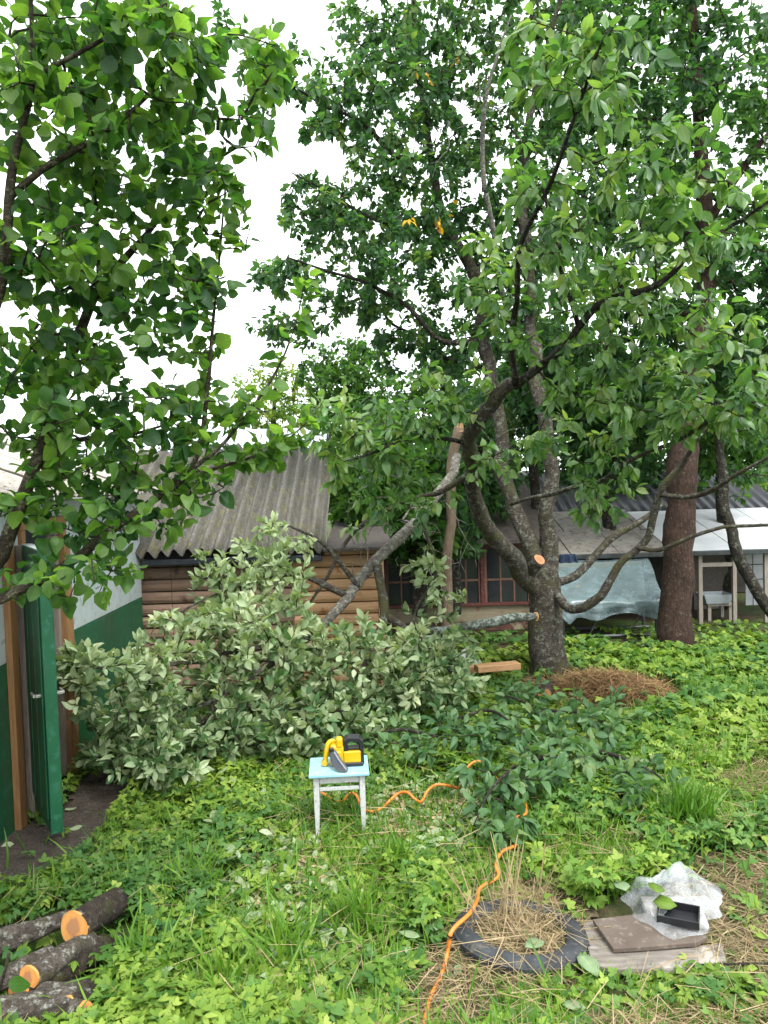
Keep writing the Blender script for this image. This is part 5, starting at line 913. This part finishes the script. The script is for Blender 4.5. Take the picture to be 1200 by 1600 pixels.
for xx in (xa+0.12, xb-0.12):
    for yy in (YB_+0.06, YB_+0.62): MB().tube([(xx, yy, 0), (xx, yy, zfr-0.1)], 0.022, 8).build('leg', M['dark_metal'], sw_)
MB().tube([(xa+0.05, YB_+0.02, 0.05), (xb-0.05, YB_+0.02, 0.05)], 0.025, 8).build('base_rail', M['dark_metal'], sw_)
MB().tube([(xa+0.05, YB_+0.6, 0.05), (xb-0.05, YB_+0.6, 0.05)], 0.025, 8).build('base_rail', M['dark_metal'], sw_)
for xx in (xa+0.5, xb-0.5): MB().tube([(xx, YB_+0.06, 0.07), (xx+0.2, YB_+0.06, zfr-0.12)], 0.01, 6).build('brace', M['dark_metal'], sw_)
nu, nv = 48, 40; u = np.linspace(0, 1, nu); w = np.linspace(0, 1, nv); U, Wv = np.meshgrid(u, w)
py_ = np.interp(Wv, [0, 0.1, 0.62, 0.68, 1], [YB_+0.95, YB_+0.8, YB_-0.02, YB_-0.06, YB_-0.05]); pz_ = np.interp(Wv, [0, 0.1, 0.62, 0.68, 1], [zbk-0.25, zbk, zfr+0.01, zfr-0.02, zlo+0.0])
cr = fbm(U*9, Wv*9, 17); sagm = np.sin(np.clip((Wv-0.1)/0.52, 0, 1)*pi)
X_ = xa+U*(xb-xa)+0.03*np.sin(Wv*9); Z_ = pz_-0.05*sagm*np.sin(U*pi)+0.05*(cr-0.5); Y_ = py_-0.05*(cr-0.4)*(Wv > 0.6)-0.04*np.sin(U*22)*(Wv > 0.68)*(Wv-0.68)*3
Z_ = np.where(Wv > 0.68, Z_+(0.05*np.sin(U*11+1)-0.14*np.exp(-((U-0.1)/0.06)**2)+0.03)*(Wv-0.68)/0.32, Z_)
i = (np.arange(nv-1)[:, None]*nu+np.arange(nu-1)[None]).ravel(); me = np_mesh('plastic_sheet', np.stack([X_, Y_, Z_], -1).reshape(-1, 3)-[xa, YB_, 0], [np.stack([i, i+nu, i+nu+1, i+1], 1)], M['film_blue'], True)
tag(mesh_obj('plastic_sheet', me, None, (xa, YB_, 0)), 'wrinkled blue-grey plastic sheet draped over the garden seat', 'plastic sheet')
def flat_leaf(px, py, z, size, mat, lab, grp, az, d=None, tilt=0.2, tpl=T_CHERRY, name='fallen_leaf', wide=1.0):
    p = G(px, py, z) if d is None else P(px, py, d); f = np.array([cos(az), sin(az), 0.05]); n = np.array([0.1, -tilt, 1.0]); L = Leaves(); L.add(p, f, n, size, 0.5); a = L.arrays(); V, F, A = tpl
    x = np.cross(a[1][0], a[2][0])*wide; W_ = size*(V[:, 0:1]*x+V[:, 1:2]*a[1][0]+V[:, 2:3]*0.5*a[2][0]); at = np.hstack([np.full((len(V), 1), 0.5), A])
    me = np_mesh(name, W_, [F], mat, True, at); o = mesh_obj(name, me, None, p); m = o.modifiers.new('s', 'SOLIDIFY'); m.thickness = 0.0012; return tag(o, lab, 'leaf', grp)
for px, py, dy in ((908, 916, .45), (914, 938, .1), (974, 929, .22)):
    t = dy/0.78; flat_leaf(px, py, 0, 0.10, M['yellowleaf'], {.45: 'yellow leaf high on the plastic sheet near the trunk', .1: 'yellow leaf at the front edge of the plastic sheet', .22: 'largest yellow leaf in the middle of the plastic sheet'}[dy], 'yellow leaves on the plastic sheet', 0.6+dy*5, d=YB_+dy-0.1, tilt=0.8)
YT = 12.35; tt = empty('tub_table', (P(1117, 970, YT)[0], YT, 0), 'small rough bench with a plastic tub under the lean-to', 'bench'); xa_, xb_ = P(1098, 950, YT)[0], P(1142, 950, YT)[0]; zt_ = P(1118, 941, YT)[2]
MB().box2((xa_+0.02, YT-0.15, zt_-0.04), (xb_, YT+0.25, zt_)).build('top', M['post'], tt, bevel=0.005)
for xx in (xa_+0.06, xb_-0.06):
    for yy in (YT-0.1, YT+0.2): MB().box2((xx-0.025, yy-0.025, 0), (xx+0.025, yy+0.025, zt_-0.042)).build('leg', M['post'], tt)
tm = empty('plastic_tub', ((xa_+xb_)/2-0.05, YT, zt_), 'pale blue-grey plastic tub on the rough bench', 'tub'); to = ORG[tm.name]; tw = (xb_-xa_)/2*1.05
V = [(to[0]+a*tw*s2, to[1]-0.02+b*0.2*s2, to[2]+z) for z, s2 in ((0.004, 0.78), (0.15, 1.0), (0.15, 0.95), (0.02, 0.74)) for a, b in ((-1, -1), (1, -1), (1, 1), (-1, 1))]
MB().add(V, [(3, 2, 1, 0)]+[(4*r+i, 4*r+(i+1) % 4, 4*r+4+(i+1) % 4, 4*r+4+i) for r in range(3) for i in range(4)]+[(12, 13, 14, 15)]).build('body', surf('pale_tub', (0.3, 0.34, 0.36), (0.38, 0.42, 0.44), 5, 0.5), tm, bevel=0.006)
bp = P(888, 870, YL-0.3); gU, gV = np.meshgrid(np.linspace(-1, 1, 17), np.linspace(0, 1, 9)); ztp = zl+0.06
Vc = np.stack([bp[0]+gU*(0.11+0.05*gV)+0.02*np.sin(gV*4), YL-0.235-0.03*np.sin(gU*7+gV)*(0.3+gV)+0.01*np.cos(gU*15), ztp-gV*(0.3+0.05*np.sin(gU*3))], -1).reshape(-1, 3); i = (np.arange(8)[:, None]*17+np.arange(16)[None]).ravel()
oc_ = MB().add(Vc, np.stack([i, i+17, i+18, i+1], 1).tolist()).build('hanging_cloth', surf('navy_cloth', (0.015, 0.028, 0.06), (0.03, 0.05, 0.1), 8, 0.9), None, None, True); oc_.modifiers.new('s', 'SOLIDIFY').thickness = 0.012
tag(oc_, 'dark blue cloth hanging from the lean-to edge by the forked tree', 'cloth')
# ------------------------------------------------------------------ ground vegetation
R5 = np.random.default_rng(77)
def vnoise(x, y, f, seed):
    R = np.random.default_rng(seed); o = 0
    for k in range(5): th = R.uniform(0, 2*pi); o = o+np.sin(f*(1+0.35*k)*(x*cos(th)+y*sin(th))+R.uniform(0, 6))
    return o/5
stool_c = np.array([sx, sy0+sdp/2]); cab = cq[:, :2]
OBJ = [gpoly([(905, 1430), (1010, 1395), (1130, 1370), (1150, 1470), (1140, 1512), (960, 1520), (905, 1500)])]
PATCH = [gpoly([(330, 1400), (470, 1320), (600, 1330), (640, 1440), (560, 1640), (420, 1640), (360, 1520)]), gpoly([(570, 1250), (700, 1215), (790, 1240), (800, 1330), (690, 1400), (600, 1340)]), gpoly([(840, 1330), (960, 1290), (1020, 1330), (960, 1390), (870, 1400)]), gpoly([(1040, 1180), (1200, 1150), (1260, 1250), (1120, 1300), (1060, 1260)])]
LOGS = gpoly([(-200, 1480), (90, 1425), (240, 1445), (230, 1480), (160, 1560), (140, 1640), (-300, 1640)])
def cover(p):
    """plant height and density at ground points"""
    x, y = p[:, 0], p[:, 1]; h = 0.15+0.08*vnoise(x, y, 3.1, 1)+0.06*vnoise(x, y, 8, 2); d = np.clip(0.85+0.5*vnoise(x, y, 2.3, 3), 0.15, 1)
    ds = np.hypot(x-stool_c[0], (y-stool_c[1])); h = np.where(ds < 0.55, h*np.clip(0.25+ds*0.6, 0, 1), h)
    front = (np.abs(x-stool_c[0]) < 0.32) & (y < stool_c[1]+0.1) & (y > stool_c[1]-0.75); h = np.where(front, h*0.4, h)
    dc = np.sqrt(np.min((x[:, None]-cab[None, ::6, 0])**2+(y[:, None]-cab[None, ::6, 1])**2, axis=1)); nearc = np.clip(dc/0.22, 0.3, 1); h = h*np.where(y < 6.6, nearc, 1)
    for q in DRY: k = inside(p, q); d = np.where(k, d*0.07, d); h = np.where(k, h*0.5, h)
    for q in PATCH: k = inside(p+0.12*np.stack([vnoise(x, y, 9, 31), vnoise(x, y, 9, 32)], 1), q); d = np.where(k, d*0.4, d); h = np.where(k, h*0.5, h)
    for q in OBJ: d = np.where(inside(p, q), 0, d)
    d = np.where(inside(p, PATH), 0.012, d); k = inside(p, LOGS); d = np.where(k, d*0.05, d); h = np.where(k, h*0.8, h)
    dt_ = np.hypot(x-tc_[0], y-tc_[1]); d = np.where(dt_ < 0.34, 0.0, np.where(dt_ < 0.62, d*np.where(y > tc_[1]+0.05, 0.9, 0.35), d)); h = np.where((dt_ < 0.8) & (y < tc_[1]), h*0.45, h)
    fr = (x > 0.6) & (y < 3.95); d = np.where(fr, d*0.35, d); h = np.where(fr, h*0.45, h)
    for t0, r_ in ((base, 0.3), (b2, 0.35), (bs, 0.2)): d = np.where(np.hypot(x-t0[0], y-t0[1]) < r_, 0, d)
    dh = np.hypot((x-G(930, 1085)[0])/0.95, (y-G(930, 1085)[1])/0.75); d = np.where(dh < 1, d*0.04, d); lu = (np.abs(x-G(765, 1060)[0]) < 0.55) & (np.abs(y-G(765, 1060)[1]) < 0.7); d = np.where(lu, d*0.3, d); h = np.where(lu, h*0.3, h)
    far = (y > 10.2) & (x < 1.8) | (y > 10.6); d = np.where(far, d*0.2, d); h = np.where(far, h*0.6, h)
    d = np.where((x < XW+0.05) | ((y > YW-0.05) & (x < xr+0.1)) | (y > YV-0.1), 0, d)
    return np.clip(h, 0.03, 0.3), d
def scatter(n, xr_=(-3.4, 7.5), yr=(3.0, 12.2), near_pow=1.35):
    y = yr[0]+(yr[1]-yr[0])*R5.uniform(0, 1, n)**near_pow; hw = 0.2+y*0.56; x = (R5.uniform(-1, 1, n))*hw; p = np.stack([x, y], 1); h, d = cover(p); k = R5.uniform(0, 1, n) < d; return p[k], h[k]
def upright(p, h, size, tilt, rnd, hpow=0.6):
    n = len(p); z = hill(p[:, 0], p[:, 1])+h*R5.uniform(0.12, 1, n)**hpow; az = R5.uniform(0, 2*pi, n); f = np.stack([np.cos(az), np.sin(az), R5.uniform(-0.35, 0.15, n)], 1); nn = np.stack([R5.standard_normal(n)*tilt, R5.standard_normal(n)*tilt-0.12, np.ones(n)], 1)
    f = nrm(f); nn = nrm(nn-(nn*f).sum(1, keepdims=True)*f); return (np.column_stack([p, z]), f, nn, size*R5.uniform(0.6, 1.25, n), rnd)
p, h = scatter(56000); tone = np.clip(0.5+0.32*vnoise(p[:, 0], p[:, 1], 2.6, 8)+0.24*R5.standard_normal(len(p)), 0, 0.98); sp2 = vnoise(p[:, 0], p[:, 1], 1.7, 12)+0.3*R5.standard_normal(len(p)) > 0.15; nr = p[:, 1] < 4.5; fr_ = p[:, 1] > 6.6
def stuff(name, arr, tpl, mat, lab, cat): return tag(mesh_obj(name, leaf_mesh(name, arr, tpl, mat, np.zeros(3), R5)), lab, cat, kind='stuff')
a = upright(p, h, 0.092, 0.45, tone)
for k, tp, lab in ((nr & ~sp2, T_GOUT, 'bright green goutweed covering the garden floor in front of the stool'), (~nr & ~sp2 & ~fr_, T_GOUTF, 'bright green goutweed covering the garden floor beside the stool'), (fr_ & ~sp2, T_LOBEF, 'bright green goutweed covering the garden floor under the trees')): stuff('goutweed', tuple(q[k] for q in a), tp, M['weed'], lab, 'ground cover')
for k, tp, lab in ((nr & sp2, T_GOUT, 'deeper green goutweed mixed in front of the stool'), (~nr & sp2 & ~fr_, T_GOUTF, 'deeper green goutweed mixed in beside the stool'), (fr_ & sp2, T_LOBEF, 'deeper green goutweed mixed in under the trees')): stuff('deep_green_goutweed', tuple(q[k] for q in a), tp, M['weed2'], lab, 'ground cover')
p, h = scatter(9000); stuff('lobed_weeds', upright(p, h*0.8, 0.075, 0.4, np.clip(0.55+0.25*R5.standard_normal(len(p)), 0, 0.98)), T_LOBED, M['weed'], 'small lobed buttercup-like weeds between the goutweed', 'ground cover')
def blades(p, hlo, hhi, rnd, lean=0.35):
    n = len(p); z = hill(p[:, 0], p[:, 1]); f = np.stack([R5.standard_normal(n)*lean, R5.standard_normal(n)*lean, np.ones(n)], 1); az = R5.uniform(0, 2*pi, n); nn = np.stack([np.cos(az), np.sin(az), np.zeros(n)], 1); f = nrm(f); nn = nrm(nn-(nn*f).sum(1, keepdims=True)*f)
    return (np.column_stack([p, z]), f, nn, R5.uniform(hlo, hhi, n), rnd)
def inpoly(poly, n):
    lo, hi = poly.min(0), poly.max(0); q = lo+(hi-lo)*R5.uniform(0, 1, (n, 2)); return q[inside(q, poly)]
p, h = scatter(26000, yr=(3.0, 9.5)); kk = (p[:, 0] < 0.75) | (p[:, 1] > 4.0); p = p[kk]; gr_ = [blades(p, 0.08, 0.24, R5.uniform(0, 0.98, len(p)))]
low = inpoly(gpoly([(700, 1680), (760, 1530), (900, 1515), (1130, 1520), (1260, 1540), (1260, 1680)]), 9000); k = vnoise(low[:, 0], low[:, 1], 7, 4) > -0.15; low = low[k & (R5.uniform(0, 1, len(low)) < 0.55)]; gr_.append(blades(low, 0.03, 0.085, R5.uniform(0.3, 0.98, len(low)), 0.5))
tf = G(1072, 1300)[:2]; q = tf+R5.standard_normal((240, 2))*0.08; gr_.append(blades(q, 0.16, 0.36, R5.uniform(0, 0.5, len(q)), 0.25))
for q in PATCH: z = inpoly(q, 2600); gr_.append(blades(z, 0.05, 0.14, R5.uniform(0.3, 0.98, len(z)), 0.8))
for (a_, b_) in ((300, 1400), (450, 1500), (230, 1520), (560, 1450), (620, 1370), (350, 1560)):
    q = G(a_, b_)[:2]+R5.standard_normal((70, 2))*0.06; gr_.append(blades(q, 0.14, 0.32, R5.uniform(0.2, 0.9, len(q)), 0.45))
stuff('grass', tuple(np.concatenate(z) for z in zip(*gr_)), T_BLADE, M['grass'], 'thin green grass blades among the weeds', 'grass')
def strew(q, zlo, zhi, s0, s1, rnd, rise=0.12):
    n = len(q); az = R5.uniform(0, 2*pi, n); f = nrm(np.stack([np.cos(az), np.sin(az), R5.standard_normal(n)*rise], 1)); nn = np.stack([R5.standard_normal(n)*0.3, R5.standard_normal(n)*0.3, np.ones(n)], 1); nn = nrm(nn-(nn*f).sum(1, keepdims=True)*f)
    s = R5.uniform(s0, s1, n); return (np.column_stack([q, hill(q[:, 0], q[:, 1])+R5.uniform(zlo, zhi, n)])-f*s[:, None]*0.5, f, nn, s, rnd)
sw2 = []; DG = []
for q, n in ((DRY[0], 2400), (DRY[1], 2600), (DRY[2], 1500), (DRY[3], 900)): z = inpoly(q, n); sw2.append(strew(z, 0.008, 0.05, 0.06, 0.32, R5.uniform(0, 0.98, len(z))))
z = tc_[:2]+R5.standard_normal((260, 2))*0.12; sw2.append(strew(z, 0.01, 0.1, 0.1, 0.32, R5.uniform(0.2, 0.98, len(z)), 0.35))
rim = R5.uniform(0, 2*pi, 90); z = tc_[:2]+np.stack([np.cos(rim), np.sin(rim)], 1)*R5.normal(0.29, 0.06, 90)[:, None]; sw2.append(strew(z, 0.085, 0.1, 0.1, 0.3, R5.uniform(0.2, 0.98, 90), 0.15))
for q in PATCH: z = inpoly(q, 420); sw2.append(strew(z, 0.03, 0.09, 0.06, 0.22, R5.uniform(0.1, 0.98, len(z))))
for q in DRY: z = inpoly(q, 1500); gx2 = blades(z, 0.03, 0.08, R5.uniform(0.2, 0.9, len(z)), 0.9); DG.append(gx2)
z, _h = scatter(5200, yr=(3.0, 7.5)); sw2.append(strew(z, 0.05, 0.16, 0.08, 0.28, R5.uniform(0.3, 0.98, len(z))))
z = tc_[:2]+np.array([-0.02, 0.12])+R5.standard_normal((46, 2))*0.1; b_ = blades(z, 0.25, 0.5, R5.uniform(0.4, 0.98, len(z)), 0.4)
stuff('straw', tuple(np.concatenate(z) for z in zip(*(sw2+[b_]))), T_STRAW, M['straw'], 'dry straw strewn over the bare ground and in the tyre', 'straw')
stuff('sparse_grass', tuple(np.concatenate(z) for z in zip(*DG)), T_BLADE, M['grass'], 'sparse short grass on the dry ground by the tyre', 'grass')
# hay heap at the foot of the cherry tree
hc = G(945, 1085); z = hc[:2]+R5.standard_normal((5200, 2))*np.array([0.36, 0.28]); rr_ = np.hypot((z[:, 0]-hc[0])/0.8, (z[:, 1]-hc[1])/0.6); ht_ = np.clip(0.2*(1-rr_**2), 0.01, 1)
hy2 = strew(z, 0.0, 0.04, 0.12, 0.4, R5.uniform(0, 0.98, len(z)), 0.3); hy2[0][:, 2] += ht_*R5.uniform(0.3, 1, len(z)); stuff('hay_heap', hy2, T_STRAW, M['hay'], 'heap of brown hay at the foot of the forked tree', 'hay')
nX, nY = 24, 18; gX, gY = np.meshgrid(np.linspace(-1, 1, nX), np.linspace(-1, 1, nY)); hz = 0.12*np.clip(1-gX**2-gY**2, 0, 1)+0.05*fbm(gX*4, gY*4, 2)*np.clip(1-gX**2-gY**2, 0, 1)-0.03
i = (np.arange(nY-1)[:, None]*nX+np.arange(nX-1)[None]).ravel(); tag(mesh_obj('hay_mound', np_mesh('hay_mound', np.stack([gX*0.6, gY*0.48, hz], -1).reshape(-1, 3), [np.stack([i, i+1, i+nX+1, i+nX], 1)], surf('packed_hay', (0.03, 0.018, 0.01), (0.09, 0.05, 0.025), 20, 0.95, None, 1, 0.03), True), None, (hc[0], hc[1], 0.0)), 'packed brown mound under the hay at the forked tree', 'hay', kind='stuff')
# strewn pale leaves and chips around the stool and along the cable
z = np.vstack([inpoly(gpoly([(570, 1230), (740, 1220), (760, 1300), (700, 1350), (560, 1350)]), 260), inpoly(gpoly([(330, 1330), (520, 1300), (540, 1480), (420, 1520)]), 240), inpoly(gpoly([(150, 1250), (800, 1200), (700, 1600), (250, 1600)]), 200), inpoly(PATH, 60)]); n = len(z)
hh, _d = cover(z); hh = np.where(inside(z, PATH), 0.005, hh); az = R5.uniform(0, 2*pi, n); f = nrm(np.stack([np.cos(az), np.sin(az), R5.standard_normal(n)*0.15], 1)); nn = np.stack([R5.standard_normal(n)*0.25, R5.standard_normal(n)*0.25-0.1, np.ones(n)], 1); nn = nrm(nn-(nn*f).sum(1, keepdims=True)*f)
stuff('fallen_leaves', (np.column_stack([z, hill(z[:, 0], z[:, 1])+hh*R5.uniform(0.5, 0.9, n)+0.01]), f, nn, R5.uniform(0.06, 0.12, n), R5.uniform(0.2, 0.97, n)), T_CHERRY, M['pale'], 'pale cherry leaves dropped on the weeds', 'leaves')
z = np.vstack([inpoly(gpoly([(600, 1245), (720, 1235), (730, 1300), (600, 1320)]), 500), inpoly(gpoly([(370, 1350), (510, 1330), (530, 1450), (400, 1470)]), 260)]); hh, _d = cover(z)
c_ = strew(z, 0.01, 0.05, 0.02, 0.07, R5.uniform(0.4, 0.98, len(z))); c_[0][:, 2] += hh*0.3; stuff('wood_chips', c_, T_SMALL, M['straw'], 'light wood chips sprinkled beside the stool', 'wood chips')
# single big leaves the photo shows one by one
PLm = leaf_mat('pale_dock_leaf', [(0.15, 0.22, 0.11), (0.2, 0.28, 0.15)], 0.25, 0.6, 0.3)
flat_leaf(905, 1490, 0.05, 0.16, PLm, 'large pale leaf lying against the tyre and the plank', None, -1.25, wide=1.2)
flat_leaf(878, 1570, 0.05, 0.11, PLm, 'pale leaf lying alone on the grass in front of the tyre', None, -0.1)
flat_leaf(1028, 1396, 0.22, 0.12, M['lime'], 'yellow-green leaf standing in the mouth of the plastic bag', None, 1.4, tpl=T_ROUND, tilt=0.9)
flat_leaf(1020, 1408, 0.16, 0.12, M['lime'], 'yellow-green leaf flat on the plastic bag', None, -0.4, tpl=T_ROUND, tilt=0.5)
flat_leaf(978, 1392, 0.12, 0.12, PLm, 'pale folded leaf at the rim of the plastic bag', None, 1.7, tpl=T_ROUND, tilt=0.7)
flat_leaf(820, 1480, 0.10, 0.13, PLm, 'pale leaf on the straw inside the tyre', None, 0.5)
# leafy dark boughs thrown on the weeds
def bough(lab, pts, tips, seed, per=13):
    Rb = np.random.default_rng(seed); m_ = resample([(*G(a, b, z), r) for a, b, z, r in pts], 0.06); o = empty('cut_bough', (*m_[0, :2], 0), lab, 'branch', 'leafy boughs thrown on the weeds')
    limb_obj('stem', m_, M['bark_dark'], o, 8, 0.05, seed); T = np.vstack([np.array([G(cx+rx*u_[0], cy+ry*u_[1], z+0.12*u_[2]) for u_ in nrm(Rb.standard_normal((n, 3)))*Rb.uniform(0, 1, (n, 1))**0.4]) for n, cx, cy, rx, ry, z in tips]); T[:, 2] = np.maximum(T[:, 2]*0.8, 0.06)
    ps = grow([m_], T, Rb, 0.003); mesh_obj('twigs', twig_mesh('twigs', ps, M['twig'], ORG[o.name]), o)['kind'] = 'stuff'; L = Leaves(); twig_leaves(L, ps, per, 0.105, Rb, 0.4, 0.8, 0.1, 0.9, 0.5, 0.4, (0, 0.95), 0.004); tag(mesh_obj('foliage', leaf_mesh('foliage', L.arrays(), T_CHERRY, M['wilt'], ORG[o.name]), o), kind='stuff')
bough('dark leafy bough lying next to the orange cable loop', [(880, 1180, .2, .02), (820, 1190, .25, .016), (770, 1230, .25, .01), (740, 1290, .15, .004)], [(21, 790, 1200, 80, 50, .28), (15, 770, 1270, 60, 35, .2), (10, 850, 1180, 60, 40, .3)], 201)
bough('dark leafy bough beside the hay heap', [(930, 1110, .2, .02), (860, 1110, .28, .015), (800, 1090, .3, .01), (760, 1080, .25, .004)], [(19, 820, 1090, 90, 40, .3), (16, 900, 1120, 70, 40, .28), (10, 960, 1100, 50, 40, .2)], 202)
bough('dark leafy bough stretching towards the grass tuft', [(900, 1170, .2, .02), (960, 1180, .28, .015), (1010, 1200, .25, .01), (1050, 1230, .15, .004)], [(16, 930, 1170, 70, 45, .26), (16, 1010, 1195, 60, 40, .26)], 203)
bough('dark leafy bough between the fallen branch and the sawn log', [(700, 1130, .2, .018), (760, 1110, .3, .014), (800, 1130, .3, .009), (830, 1160, .2, .004)], [(16, 740, 1120, 70, 40, .3), (14, 820, 1140, 60, 40, .25)], 204)
bough('dark leafy bough in the shade under the fallen branch', [(560, 1160, .2, .018), (620, 1140, .3, .014), (680, 1150, .25, .009), (720, 1160, .2, .004)], [(16, 600, 1130, 90, 40, .3), (14, 690, 1140, 70, 35, .25)], 205)
# young sucker close to the camera at the picture edge
Rk = np.random.default_rng(8); q = np.array([P(-60, 1700, 2.35), P(-30, 1620, 2.35), P(0, 1545, 2.35), P(14, 1490, 2.35)]); q[0, 2] = 0.0
sk = empty('apple_sucker', (q[0, 0], q[0, 1], 0), 'young apple sucker with broad leaves in front of the logs', 'sapling'); mq = resample([(*p_, 0.005) for p_ in q], 0.05); limb_obj('stem', mq, M['twig'], sk, 6, 0.03, 1)
Lk = Leaves(); twig_leaves(Lk, [(mq[:, :3], mq[:, 3])], 9, 0.075, Rk, 0.3, 0.7, 0.1, 0.9, 0.3, 0.4, (0, 0.5)); single_leaves(sk, Lk.arrays(), T_APPLE, M['apple'], 60)
